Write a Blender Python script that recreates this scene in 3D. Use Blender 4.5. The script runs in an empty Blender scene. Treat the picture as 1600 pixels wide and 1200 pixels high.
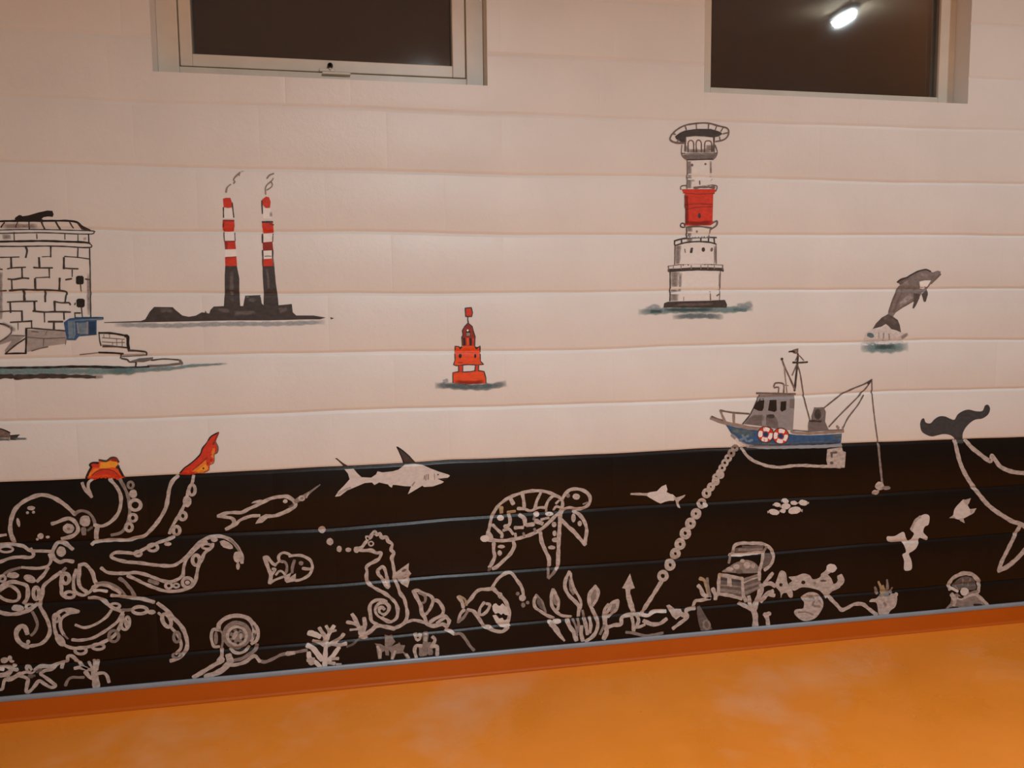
import bpy, math, random
import numpy as np
from mathutils import Matrix, Vector
from mathutils.geometry import delaunay_2d_cdt

random.seed(7)
scene = bpy.context.scene
COL = scene.collection

# ------------------------------------------------------------------ camera
FZ = 2.228                                   # height of the first bed joint measured above the floor
FPX = 1257.4                                 # focal length for a 1600 px wide frame
CAM = np.array([0.7704, -3.1266, -0.7367 + FZ])
YAW, PITCH, ROLL = 0.19253, -0.09546, -0.010368
def basis(yaw, pitch, roll):
    cy, sy, cp, sp = math.cos(yaw), math.sin(yaw), math.cos(pitch), math.sin(pitch)
    f = np.array([sy * cp, cy * cp, sp]); r = np.array([cy, -sy, 0.0]); u = np.cross(r, f)
    cr, sr = math.cos(roll), math.sin(roll)
    return r * cr + u * sr, -r * sr + u * cr, f
CR, CU, CF = basis(YAW, PITCH, ROLL)
cam = bpy.data.cameras.new('camera')
cam.sensor_fit = 'HORIZONTAL'; cam.sensor_width = 36.0; cam.lens = 36.0 * FPX / 1600.0
cam.clip_start = 0.05; cam.clip_end = 60
camo = bpy.data.objects.new('camera', cam); COL.objects.link(camo)
camo.matrix_world = Matrix(((CR[0], CU[0], -CF[0], CAM[0]), (CR[1], CU[1], -CF[1], CAM[1]),
                            (CR[2], CU[2], -CF[2], CAM[2]), (0, 0, 0, 1)))
scene.camera = camo

# ------------------------------------------------------------------ world, exposure
world = bpy.data.worlds.new('night'); scene.world = world; world.use_nodes = True
world.node_tree.nodes['Background'].inputs[0].default_value = (0.0055, 0.015, 0.020, 1)
world.node_tree.nodes['Background'].inputs[1].default_value = 0.8
vs = scene.view_settings
vs.view_transform = 'Standard'; vs.look = 'None'; vs.gamma = 1.0; vs.use_curve_mapping = False
vs.exposure = 0.0
LAMP_COL = (0.83, 0.94, 1.0)

# ------------------------------------------------------------------ room size
X0, X1 = -1.35, 6.75
YB = -5.6
H = 3.40
# ceiling light centres (x, y); the first is the one mirrored in the right-hand window
# with the watts of each
LIGHTS = [(3.97, -1.57, 14.0), (1.40, -3.45, 134.0), (5.2, -4.3, 19.0)]  # third lamp is unseen, added for the light it gives

def unproject(x, y, yp=0.0):
    """photograph position (1600 x 1200) to the point (X, Z) of the wall plane Y = yp"""
    a = (x - 800.0) / FPX; b = (600.0 - y) / FPX
    d = CF + a * CR + b * CU
    t = (yp - CAM[1]) / d[1]
    return CAM[0] + t * d[0], CAM[2] + t * d[2]

# ------------------------------------------------------------------ materials
MATS = {}
def new_mat(name):
    m = bpy.data.materials.new(name); m.use_nodes = True
    nt = m.node_tree
    b = nt.nodes['Principled BSDF']
    return m, nt, b
def noise(nt, scale, detail=4, rough=0.55, vec=None):
    n = nt.nodes.new('ShaderNodeTexNoise'); n.inputs['Scale'].default_value = scale
    n.inputs['Detail'].default_value = detail; n.inputs['Roughness'].default_value = rough
    if vec is not None: nt.links.new(vec, n.inputs['Vector'])
    return n
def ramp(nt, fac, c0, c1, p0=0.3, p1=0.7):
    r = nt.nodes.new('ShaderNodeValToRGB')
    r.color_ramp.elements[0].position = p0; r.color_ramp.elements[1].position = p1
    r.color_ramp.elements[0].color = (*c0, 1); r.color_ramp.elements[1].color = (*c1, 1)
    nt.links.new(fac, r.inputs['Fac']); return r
def mathn(nt, op, a, b=None):
    n = nt.nodes.new('ShaderNodeMath'); n.operation = op
    for i, v in enumerate((a, b)):
        if v is None: continue
        if isinstance(v, (int, float)): n.inputs[i].default_value = v
        else: nt.links.new(v, n.inputs[i])
    return n
def bump(nt, bsdf, fac, strength, dist):
    bp = nt.nodes.new('ShaderNodeBump'); bp.inputs['Strength'].default_value = strength
    bp.inputs['Distance'].default_value = dist
    nt.links.new(fac, bp.inputs['Height']); nt.links.new(bp.outputs['Normal'], bsdf.inputs['Normal'])
def position(nt):
    return nt.nodes.new('ShaderNodeNewGeometry').outputs['Position']

def wall_paint(name, c0, c1, rough, spec, bstr):
    m, nt, b = new_mat(name); P = position(nt)
    n1 = noise(nt, 3.0, 3, 0.5, P)
    r = ramp(nt, n1.outputs['Fac'], c0, c1)
    nt.links.new(r.outputs['Color'], b.inputs['Base Color'])
    b.inputs['Roughness'].default_value = rough
    b.inputs['Specular IOR Level'].default_value = spec
    n2 = noise(nt, 26.0, 5, 0.6, P); n3 = noise(nt, 240.0, 3, 0.6, P)
    s = mathn(nt, 'ADD', mathn(nt, 'MULTIPLY', n2.outputs['Fac'], 0.75).outputs[0],
              mathn(nt, 'MULTIPLY', n3.outputs['Fac'], 0.25).outputs[0])
    bump(nt, b, s.outputs[0], bstr, 0.004)
    MATS[name] = m; return m
wall_paint('cream_wall_paint', (0.735, 0.725, 0.695), (0.785, 0.775, 0.745), 0.42, 0.45, 0.35)
wall_paint('black_wall_paint', (0.0045, 0.0028, 0.0022), (0.008, 0.005, 0.004), 0.33, 0.25, 0.25)

def paint(name, col, var=0.14, rough=0.5, alpha=None, scale=45.0, brush=False):
    """brushed artist's paint; alpha: thin wash whose strength is also set per vertex"""
    m, nt, b = new_mat(name); P = position(nt)
    mp = nt.nodes.new('ShaderNodeMapping'); mp.inputs['Scale'].default_value = (1, 1, 1.7)
    nt.links.new(P, mp.inputs['Vector'])
    n1 = noise(nt, scale, 4, 0.65, mp.outputs['Vector'])
    lo = tuple(max(0, c * (1 - var)) for c in col); hi = tuple(min(1, c * (1 + var)) for c in col)
    r = ramp(nt, n1.outputs['Fac'], lo, hi, 0.34, 0.66)
    nt.links.new(r.outputs['Color'], b.inputs['Base Color'])
    b.inputs['Roughness'].default_value = rough
    b.inputs['Specular IOR Level'].default_value = 0.35
    if alpha is not None:
        at = nt.nodes.new('ShaderNodeAttribute'); at.attribute_name = 'wash'
        mr = nt.nodes.new('ShaderNodeMapRange')
        nt.links.new(n1.outputs['Fac'], mr.inputs['Value'])
        mr.inputs['From Min'].default_value = 0.3; mr.inputs['From Max'].default_value = 0.6
        mr.inputs['To Min'].default_value = 0.62; mr.inputs['To Max'].default_value = 1.0
        a1 = mathn(nt, 'MULTIPLY', at.outputs['Fac'], mr.outputs['Result'])
        a2 = mathn(nt, 'MULTIPLY', a1.outputs[0], alpha)
        nt.links.new(a2.outputs[0], b.inputs['Alpha'])
    if brush:                                # dry-brushed, slightly ragged stroke edges
        at = nt.nodes.new('ShaderNodeAttribute'); at.attribute_name = 'wash'
        n2 = noise(nt, 150.0, 3, 0.6, P)
        v = mathn(nt, 'ADD', mathn(nt, 'MULTIPLY', at.outputs['Fac'], 2.1).outputs[0],
                  mathn(nt, 'MULTIPLY', mathn(nt, 'SUBTRACT', n2.outputs['Fac'], 0.5).outputs[0], 1.5).outputs[0])
        v.use_clamp = True
        nt.links.new(v.outputs[0], b.inputs['Alpha'])
    MATS[name] = m; return m
def mix(a, b, t): return tuple(x * (1 - t) + y * t for x, y in zip(a, b))
paint('chalk', (0.47, 0.415, 0.38), 0.28, rough=0.4, brush=True)
paint('bright', (0.64, 0.595, 0.56), 0.10, rough=0.4, brush=True)
paint('faint', (0.245, 0.205, 0.185), 0.25, brush=True)
paint('dim', (0.125, 0.105, 0.097), 0.3, brush=True)
paint('goldish', (0.38, 0.29, 0.17), 0.2, brush=True)
paint('ink', (0.020, 0.014, 0.012), 0.2)
paint('softink', (0.060, 0.047, 0.042), 0.35)
paint('umber', (0.175, 0.130, 0.113), 0.30)
paint('taupe', (0.30, 0.235, 0.20), 0.18)
paint('charcoal', (0.055, 0.047, 0.045), 0.25)
paint('slate', (0.050, 0.052, 0.056), 0.25)
paint('grey', (0.165, 0.145, 0.14), 0.18)
paint('dolphin', (0.215, 0.187, 0.178), 0.2)
paint('stone', (0.098, 0.083, 0.079), 0.25)
paint('cabin', (0.285, 0.27, 0.275), 0.10)
paint('offwhite', (0.86, 0.85, 0.83), 0.05)
paint('cream', (0.765, 0.755, 0.725), 0.04)
paint('red', (0.62, 0.045, 0.020), 0.16)
paint('deepred', (0.30, 0.030, 0.018), 0.2)
paint('vermilion', (0.80, 0.085, 0.020), 0.12)
paint('orange', (0.82, 0.22, 0.030), 0.12)
paint('amber', (0.90, 0.36, 0.035), 0.12)
paint('blue', (0.035, 0.105, 0.235), 0.22)
paint('navy', (0.020, 0.050, 0.115), 0.2)
paint('steelblue', (0.16, 0.24, 0.31), 0.2)
paint('wash_teal', (0.145, 0.275, 0.29), 0.25, alpha=0.85)
paint('wash_darkteal', (0.05, 0.095, 0.098), 0.25, alpha=0.75)
paint('wash_blue', (0.34, 0.40, 0.44), 0.2, alpha=0.75)
paint('wash_slate', (0.12, 0.18, 0.205), 0.2, alpha=0.9)
paint('wash_grey', (0.22, 0.18, 0.17), 0.2, alpha=0.6)
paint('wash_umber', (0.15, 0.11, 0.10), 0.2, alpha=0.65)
paint('wash_white', (0.78, 0.75, 0.73), 0.08, alpha=0.75)
paint('wash_red', (0.16, 0.015, 0.012), 0.2, alpha=0.6)
paint('wash_pale', (0.50, 0.45, 0.44), 0.2, alpha=0.5)
paint('wash_light', (0.36, 0.33, 0.32), 0.2, alpha=0.32)

def simple(name, col, rough, spec=0.5, metal=0.0):
    m, nt, b = new_mat(name)
    n1 = noise(nt, 9.0, 4, 0.5, position(nt))
    r = ramp(nt, n1.outputs['Fac'], tuple(c * 0.93 for c in col), tuple(min(1, c * 1.05) for c in col))
    nt.links.new(r.outputs['Color'], b.inputs['Base Color'])
    b.inputs['Roughness'].default_value = rough; b.inputs['Specular IOR Level'].default_value = spec
    b.inputs['Metallic'].default_value = metal
    MATS[name] = m; return m
simple('window_frame_paint', (0.66, 0.60, 0.50), 0.38)
simple('seal_rubber', (0.20, 0.165, 0.125), 0.7)
simple('dark_metal', (0.012, 0.011, 0.010), 0.3)
simple('capping_grey', (0.26, 0.30, 0.345), 0.33)
simple('ceiling_paint', (0.72, 0.60, 0.42), 0.8)
simple('room_paint', (0.26, 0.235, 0.175), 0.7)
simple('lamp_housing', (0.7, 0.7, 0.68), 0.4)

def vinyl(name, c0, c1, r0=0.20, r1=0.48, spec=0.6, sheen_tint=0.42):
    m, nt, b = new_mat(name); P = position(nt)
    n1 = noise(nt, 1.6, 5, 0.6, P)
    r = ramp(nt, n1.outputs['Fac'], c0, c1, 0.3, 0.7)
    n4 = noise(nt, 1.25, 5, 0.62, P)                      # cloudy pale sheen of the floor, painted into its colour
    mk = ramp(nt, n4.outputs['Fac'], (0, 0, 0), (sheen_tint,) * 3, 0.55, 0.74)
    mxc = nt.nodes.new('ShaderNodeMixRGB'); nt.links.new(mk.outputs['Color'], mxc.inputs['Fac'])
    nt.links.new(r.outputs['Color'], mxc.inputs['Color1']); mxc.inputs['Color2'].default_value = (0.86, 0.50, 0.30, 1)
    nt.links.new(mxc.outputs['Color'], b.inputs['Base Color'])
    n2 = noise(nt, 2.7, 4, 0.6, P)
    rr = ramp(nt, n2.outputs['Fac'], (r0,) * 3, (r1,) * 3, 0.35, 0.65)
    nt.links.new(rr.outputs['Color'], b.inputs['Roughness'])
    b.inputs['Specular IOR Level'].default_value = spec
    n3 = noise(nt, 420.0, 2, 0.5, P)
    bump(nt, b, n3.outputs['Fac'], 0.10, 0.001)
    MATS[name] = m
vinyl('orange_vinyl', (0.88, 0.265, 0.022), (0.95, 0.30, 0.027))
vinyl('skirting_vinyl', (0.49, 0.092, 0.002), (0.53, 0.108, 0.003), 0.45, 0.6, 0.3, 0.0)

m, nt, b = new_mat('night_glass')            # thin pane: clear to the dark outside, mirrors the room
nt.nodes.remove(b)
out = nt.nodes['Material Output']
tr = nt.nodes.new('ShaderNodeBsdfTransparent'); tr.inputs[0].default_value = (0.92, 0.92, 0.91, 1)
gl = nt.nodes.new('ShaderNodeBsdfGlossy'); gl.inputs['Roughness'].default_value = 0.035
fr = nt.nodes.new('ShaderNodeFresnel'); fr.inputs['IOR'].default_value = 1.5
mx = nt.nodes.new('ShaderNodeMixShader')
nt.links.new(fr.outputs[0], mx.inputs[0]); nt.links.new(tr.outputs[0], mx.inputs[1]); nt.links.new(gl.outputs[0], mx.inputs[2])
nt.links.new(mx.outputs[0], out.inputs['Surface'])
MATS['night_glass'] = m

m, nt, b = new_mat('lit_tube')
b.inputs['Base Color'].default_value = (0.9, 0.9, 0.9, 1)
b.inputs['Emission Color'].default_value = (0.86, 0.95, 1.0, 1); b.inputs['Emission Strength'].default_value = 120.0
MATS['lit_tube'] = m

# ------------------------------------------------------------------ helpers for plain boxes
def link(name, verts, faces, mats, parent=None, mat_idx=None, loc=(0, 0, 0)):
    me = bpy.data.meshes.new(name)
    me.from_pydata(verts, [], faces)
    for mm in (mats if isinstance(mats, (list, tuple)) else [mats]): me.materials.append(MATS[mm])
    if mat_idx is not None: me.polygons.foreach_set('material_index', mat_idx)
    me.update()
    o = bpy.data.objects.new(name, me); COL.objects.link(o)
    o.location = loc
    if parent is not None: o.parent = parent
    return o
def box_geo(x0, x1, y0, y1, z0, z1):
    v = [(x0, y0, z0), (x1, y0, z0), (x1, y1, z0), (x0, y1, z0), (x0, y0, z1), (x1, y0, z1), (x1, y1, z1), (x0, y1, z1)]
    f = [(0, 3, 2, 1), (4, 5, 6, 7), (0, 1, 5, 4), (1, 2, 6, 5), (2, 3, 7, 6), (3, 0, 4, 7)]
    return v, f
def boxes(name, lst, mat, parent=None, bevel=0.0):
    V, F = [], []
    for q in lst:
        v, f = box_geo(*q); n = len(V); V += v; F += [tuple(i + n for i in g) for g in f]
    o = link(name, V, F, mat, parent)
    if bevel:
        bm = o.modifiers.new('bevel', 'BEVEL'); bm.width = bevel; bm.segments = 2; bm.limit_method = 'ANGLE'
    return o
def structure(o): o['kind'] = 'structure'; return o
def tag(o, label, cat, group=None):
    o['label'] = label; o['category'] = cat
    if group: o['group'] = group
    return o

# ------------------------------------------------------------------ block wall: joints measured on the photograph
COURSE = .225
BED = {
 0: "0 150 100 153 225 160 400 164 570 169 650 173 750 177 850 180 930 184 1200 193 1290 195 1430 200 1600 204",
 1: "0 253 100 256 200 259 350 263 450 265 600 267 700 270 800 274 900 274 1000 275 1200 279 1300 282 1400 285 1500 286 1600 287",
 2: "150 358 210 361 400 363 530 361 600 362 700 365 800 367 1000 367 1200 367 1330 367 1500 367 1600 369",
 3: "100 458 270 458 450 459 550 458 650 459 750 458 900 457 1000 455 1200 452.5 1300 453 1500 451 1600 451",
 4: "100 559 250 556 400 553 500 552 600 549 750 549 830 548 950 546 1050 541 1200 537 1300 536 1450 531 1600 531",
 5: "0 659 230 654 440 646 540 641 620 639 750 636 930 631 1050 627 1200 621 1400 611 1500 609 1600 607",
 6: "0 755 150 749 300 742 470 733 600 727 700 720 800 717 1000 708 1100 702 1400 691 1600 684",
 7: "0 850 170 845 325 835 500 828 700 811 870 799 1050 788 1300 776 1500 764",
 8: "20 946 150 938 300 928 550 912 700 899 800 892 1040 875 1185 865 1350 851",
 9: "30 1040 160 1034 300 1019 520 1003 660 989 800 975 1000 957",
}
def nums(s): return [float(t) for t in s.split()]
BEDT = {}
for k, s in BED.items():
    v = nums(s); pts = [unproject(v[i], v[i + 1]) for i in range(0, len(v), 2)]
    BEDT[k] = (np.array([p[0] for p in pts]), np.array([p[1] for p in pts]))
def zbed(k, x):
    """height of bed joint k (counted downwards) at x"""
    if k in BEDT: z = float(np.interp(x, *BEDT[k]))
    else: z = FZ - COURSE * k
    return z + 0.0006 * math.sin(x * 9.1 + k * 2.3) + 0.0004 * math.sin(x * 23.7 + k)
HEADS = {0: [(208, 205), (604, 218), (956, 230), (1280, 240), (1430, 245)],
 1: [(105, 310), (508, 315), (695, 318), (869, 320), (1037, 320), (1350, 325), (1490, 328)],
 2: [(612, 412), (1278, 412), (1425, 412)],
 3: [(513, 505), (698, 503), (868, 500), (1344, 492), (1487, 490)],
 4: [(22, 600), (429, 600), (616, 595), (957, 588)],
 5: [(520, 690), (868, 670)],
 8: [(244, 955)]}
KTOP, KBOT = -5, 10                          # top and bottom course
JOINTS = {}
for r in range(KTOP, KBOT + 1):
    js = [(j + (0.5 if r % 2 else 0.0)) * 0.45 for j in range(-6, 17)]
    for (px, py) in HEADS.get(r, []):
        x = unproject(px, py)[0]
        i = min(range(len(js)), key=lambda q: abs(js[q] - x))
        js[i] = x
    JOINTS[r] = [X0] + [x for x in js if X0 + 0.12 < x < X1 - 0.12] + [X1]
x_ = [unproject(p, 130)[0] for p in (343, 445, 547, 937, 1342, 1500)]
JOINTS[-1] = [X0, -0.9, -0.45, -0.05] + x_[:3] + [1.297] + [x_[3], 2.18, 2.43] + x_[4:] + [4.05, 4.5, 4.95, 5.4, 5.85, 6.3, X1]
HSTR = {(r, i): random.uniform(0.12, 0.85) for r in JOINTS for i in range(len(JOINTS[r]))}
HSTR[(8, min(range(len(JOINTS[8])), key=lambda q: abs(JOINTS[8][q] - unproject(244, 955)[0])))] = 2.2
def row_of(x, z):
    k = int(math.floor((FZ - z) / COURSE))
    for r in (k - 1, k, k + 1):
        if zbed(r + 1, x) <= z < zbed(r, x): return r
    return k
def depth(x, z):
    """how far the painted block face lies behind the wall plane at (x, z)"""
    kn = int(round((FZ - z) / COURSE))
    d = 0.0
    for k in (kn - 1, kn, kn + 1):
        d = max(d, (0.45 if k < 1 else 0.8 if k == 1 else 1.0) * float(np.interp(abs(z - zbed(k, x)), (0, .0035, .008, .012), (.0062, .0045, .0013, 0))))
    r = row_of(x, z)
    if r in JOINTS:
        for i, xj in enumerate(JOINTS[r]):
            a = abs(x - xj)
            if a < .0045: d = max(d, HSTR[(r, i)] * float(np.interp(a, (0, .002, .0045), (.0007, .0004, 0))))
    return d

# window openings: x0, x1, sill, head
OPEN = [(0.097, 1.297, FZ + .106, 3.02), (2.18, 3.397, FZ + .116, 3.02)]
BT = 0.10                                    # block thickness
wall_back = boxes('wall_back', [
    (X0, OPEN[0][0], BT, .22, 0, H), (OPEN[0][1], OPEN[1][0], BT, .22, 0, H), (OPEN[1][1], X1, BT, .22, 0, H),
    (OPEN[0][0], OPEN[0][1], BT, .22, 0, OPEN[0][2]), (OPEN[1][0], OPEN[1][1], BT, .22, 0, OPEN[1][2]),
    (OPEN[0][0], OPEN[0][1], BT, .22, OPEN[0][3], H), (OPEN[1][0], OPEN[1][1], BT, .22, OPEN[1][3], H)], 'cream_wall_paint')
structure(wall_back)
ZBLACK = 6                                   # everything below this bed joint is painted black
def block(xa, xb, r, zlo=None, zhi=None):
    """one painted concrete block; zlo / zhi cut it at a window"""
    cols = sorted({xa, xa + .002, xa + .0045, xb - .0045, xb - .002, xb} |
                  {xa + (xb - xa) * t / 9 for t in range(1, 9)})
    off = (0, .0035, .008, .012)
    rows = None; V = []
    for x in cols:
        lo = zbed(r + 1, x); hi = zbed(r, x)
        lo_, hi_ = max(lo, 0.0) if zlo is None else zlo, min(hi, H) if zhi is None else zhi
        zs = ([lo_ + o for o in off] if zlo is None and lo > 0 else [lo_])
        zs += [lo_ + (hi_ - lo_) * .5]
        zs += ([hi_ - o for o in reversed(off)] if zhi is None and hi < H else [hi_])
        rows = len(zs)
        for z in zs:
            e = 1e-5
            xx = min(max(x, xa + e), xb - e)
            V.append((x, depth(xx, z), z))
    nc = len(cols); F = []
    for i in range(nc - 1):
        for j in range(rows - 1):
            a = i * rows + j; F.append((a, a + rows, a + rows + 1, a + 1))
    nf = len(F); n = len(V)
    # back rim and sides
    rim = [i * rows for i in range(nc)] + [(nc - 1) * rows + j for j in range(1, rows)] + \
          [i * rows + rows - 1 for i in range(nc - 2, -1, -1)] + [j for j in range(rows - 2, 0, -1)]
    V += [(V[q][0], BT, V[q][2]) for q in rim]
    m_ = len(rim)
    for q in range(m_):
        q2 = (q + 1) % m_
        F.append((rim[q2], rim[q], n + q, n + q2))
    F.append(tuple(n + q for q in range(m_)))
    mi = []
    for f in F:
        cx = sum(V[q][0] for q in f) / len(f); cz = sum(V[q][2] for q in f) / len(f)
        mi.append(1 if cz < zbed(ZBLACK, cx) + .0045 else 0)
    c = ((xa + xb) / 2, 0.0, (zbed(r + 1, (xa + xb) / 2)))
    V = [(v[0] - c[0], v[1], v[2] - c[2]) for v in V]
    o = link('block', V, F, ['cream_wall_paint', 'black_wall_paint'], wall_back, mi, c)
    for p in o.data.polygons: p.use_smooth = p.index < nf
    o.data.set_sharp_from_angle(angle=math.radians(50))
    return o
for r in range(KTOP, KBOT + 1):
    js = JOINTS[r]
    zb, zt = FZ - COURSE * (r + 1), FZ - COURSE * r
    for xa, xb in zip(js[:-1], js[1:]):
        segs = [(xa, xb, None, None)]
        for (ox0, ox1, oz0, oz1) in OPEN:
            nxt = []
            for (a, b_, lo, hi) in segs:
                if b_ <= ox0 + 1e-6 or a >= ox1 - 1e-6 or zt <= oz0 + 1e-4 or zb >= oz1 - 1e-4 or lo is not None or hi is not None:
                    nxt.append((a, b_, lo, hi)); continue
                if a < ox0: nxt.append((a, ox0, None, None))
                if b_ > ox1: nxt.append((ox1, b_, None, None))
                m0, m1 = max(a, ox0), min(b_, ox1)
                if zb < oz0 - .01: nxt.append((m0, m1, None, oz0))
                if zt > oz1 + .01: nxt.append((m0, m1, oz1, None))
            segs = nxt
        for (a, b_, lo, hi) in segs:
            if b_ - a > .02: block(a, b_, r, lo, hi)

# ------------------------------------------------------------------ floor, skirting, other walls, ceiling
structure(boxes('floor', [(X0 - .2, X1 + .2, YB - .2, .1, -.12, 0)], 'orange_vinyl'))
structure(boxes('ceiling', [(X0 - .2, X1 + .2, YB - .2, .22, H, H + .15)], 'ceiling_paint'))
structure(boxes('wall_left', [(X0 - .2, X0, YB, .1, 0, H)], 'room_paint'))
structure(boxes('wall_right', [(X1, X1 + .2, YB, .1, 0, H)], 'room_paint'))
structure(boxes('wall_front', [(X0 - .2, X1 + .2, YB - .2, YB, 0, H)], 'room_paint'))
# coved vinyl upstand: profile (distance from the wall, height) swept along the wall
prof = [(.0005, .084), (.006, .084), (.0065, .080), (.0065, .012)] + \
       [(.0065 + .012 * (1 - math.cos(a)), .012 - .0115 * math.sin(a)) for a in [math.pi / 2 * t / 6 for t in range(1, 7)]] + [(.0005, .0005)]
def sweep(name, prof, mat, x0, x1, n=40):
    V, F = [], []; k = len(prof)
    for i in range(n + 1):
        x = x0 + (x1 - x0) * i / n
        V += [(x, -p[0] - 0.0006 * math.sin(i * 1.7), p[1]) for p in prof]
    for i in range(n):
        for j in range(k):
            j2 = (j + 1) % k
            F.append((i * k + j, i * k + j2, (i + 1) * k + j2, (i + 1) * k + j))
    F.append(tuple(range(k))); F.append(tuple(n * k + j for j in reversed(range(k))))
    o = link(name, V, F, mat)
    for p in o.data.polygons: p.use_smooth = len(p.vertices) == 4
    sm = o.modifiers.new('edges', 'EDGE_SPLIT'); sm.split_angle = math.radians(40)
    return o
structure(sweep('baseboard_back', prof, 'skirting_vinyl', X0, X1))
cap = [(.0005, .0945), (.005, .0945), (.0085, .0915), (.0095, .086), (.0095, .078), (.0075, .0755), (.0066, .0755), (.0066, .0845), (.0005, .0845)]
structure(sweep('trim_1', cap, 'capping_grey', X0, X1))

# ------------------------------------------------------------------ windows
def window(name, op, frame, sash, glass, latch=None):
    """frame: width l, r, bottom, top of the outer frame; sash likewise or None; recessed behind the reveal"""
    x0, x1, z0, z1 = op; d = .088
    root = bpy.data.objects.new(name, None); COL.objects.link(root); root.location = ((x0 + x1) / 2, d, z0)
    structure(root)
    def part(n, lst, mat, bev=.003, par=None):
        lx, ly, lz = root.location
        o = boxes(n, [(a - lx, b_ - lx, c - ly, e - ly, f - lz, g - lz) for (a, b_, c, e, f, g) in lst], mat, par or root, bev)
        return o
    def rect(a, b_, c, e, l, r, bo, t, y0, y1):    # four bars
        return [(a, a + l, y0, y1, c, e), (b_ - r, b_, y0, y1, c, e), (a + l, b_ - r, y0, y1, c, c + bo), (a + l, b_ - r, y0, y1, e - t, e)]
    l, r, bo, t = frame
    part('frame', rect(x0, x1, z0, z1, l, r, bo, t, d, d + .06), 'window_frame_paint')
    a, b_, c, e = x0 + l, x1 - r, z0 + bo, z1 - t
    if sash:
        part('gap', rect(a, b_, c, e, .004, .004, .003, .003, d + .012, d + .055), 'seal_rubber', 0)
        a += .004; b_ -= .004; c += .003; e -= .003
        sl, sr, sb, st = sash
        part('sash', rect(a, b_, c, e, sl, sr, sb, st, d + .002, d + .055), 'window_frame_paint')
        a += sl; b_ -= sr; c += sb; e -= st
    part('gasket', rect(a, b_, c, e, .003, .003, .003, .003, d + .012, d + .05), 'seal_rubber', 0)
    part('pane', [(a + .002, b_ - .002, d + .024, d + .028, c + .002, e - .002)], 'night_glass', 0)
    part('pane', [(a + .002, b_ - .002, d + .040, d + .044, c + .002, e - .002)], 'night_glass', 0)
    return root
def xz9(px, py): return unproject(px, py, .09)
w1 = window('window_1', OPEN[0], (.073, .068, .046, .06), (.042, .050, .044, .05), None)
w2 = window('window_2', OPEN[1], (.070, .077, .046, .06), None, None)
def lathe(name, prof, mat, parent, loc, n=20, axis='Y'):
    V, F = [], []; k = len(prof)
    for i in range(n):
        a = 2 * math.pi * i / n
        for (r_, h_) in prof: V.append((r_ * math.cos(a), -h_, r_ * math.sin(a)) if axis == 'Y' else (r_ * math.cos(a), r_ * math.sin(a), h_))
    for i in range(n):
        for j in range(k - 1):
            a, b2 = i * k, ((i + 1) % n) * k
            F.append((a + j, a + j + 1, b2 + j + 1, b2 + j))
    o = link(name, V, F, mat, parent, None, loc)
    for p in o.data.polygons: p.use_smooth = True
    return o
# peg stay of the left window: plate, pin and its round black knob
lx, ly, lz = w1.location
px_, pz_ = xz9(516, 104)
boxes('stay_plate', [(px_ - lx - .040, px_ - lx + .016, -.010, .002, pz_ - lz - .022, pz_ - lz - .010)], 'window_frame_paint', w1, .002)
boxes('stay_arm', [(px_ - lx - .03, px_ - lx + .075, -.018, -.010, pz_ - lz - .033, pz_ - lz - .024)], 'window_frame_paint', w1, .002)
lathe('stay_pin', [(0, .012), (.0045, .012), (.0045, 0), (0, 0)], 'window_frame_paint', w1, (px_ - lx, -.004, pz_ - lz - .012))
lathe('stay_knob', [(.0052, .022), (.0095, .021), (.0105, .015), (.0095, .006), (.004, .002), (0, .002)], 'dark_metal', w1, (px_ - lx, .004, pz_ - lz))

# ------------------------------------------------------------------ ceiling lights
def ceiling_light(x, y, watts, label):
    root = bpy.data.objects.new('ceiling_light', None); COL.objects.link(root); root.location = (x, y, H)
    tag(root, label, 'ceiling light', 'ceiling lights')
    boxes('housing', [(-.035, .035, -.11, .11, -.030, -.001)], 'lamp_housing', root, .006)
    for s in (-1, 1):
        V, F = [], []
        n = 14; prof = [(0, -.045), (.010, -.042), (.016, -.032), (.018, 0), (.016, .032), (.010, .042), (0, .045)]
        for i in range(n):
            a = 2 * math.pi * i / n
            V += [(r_ * math.cos(a), h_, r_ * math.sin(a)) for r_, h_ in prof]
        k = len(prof)
        for i in range(n):
            for j in range(k - 1):
                q, q2 = i * k, ((i + 1) % n) * k
                F.append((q + j, q + j + 1, q2 + j + 1, q2 + j))
        o = link('lamp_tube', V, F, 'lit_tube', root, None, (0.008 * s, .046 * s, -.050))
        for p in o.data.polygons: p.use_smooth = True
    ld = bpy.data.lights.new('tube_light', 'AREA'); ld.shape = 'RECTANGLE'; ld.size = .028; ld.size_y = .15
    ld.energy = watts; ld.spread = math.radians(174); ld.color = LAMP_COL
    lo = bpy.data.objects.new('tube_light', ld); COL.objects.link(lo); lo.parent = root; lo.location = (0, 0, -.072)
LL = ['twin ceiling light mirrored in the right-hand window', 'twin ceiling light above and behind the viewer',
      'unseen twin ceiling light added behind the viewer on the right']
for (x, y, w_), lb in zip(LIGHTS, LL): ceiling_light(x, y, w_, lb)

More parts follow.
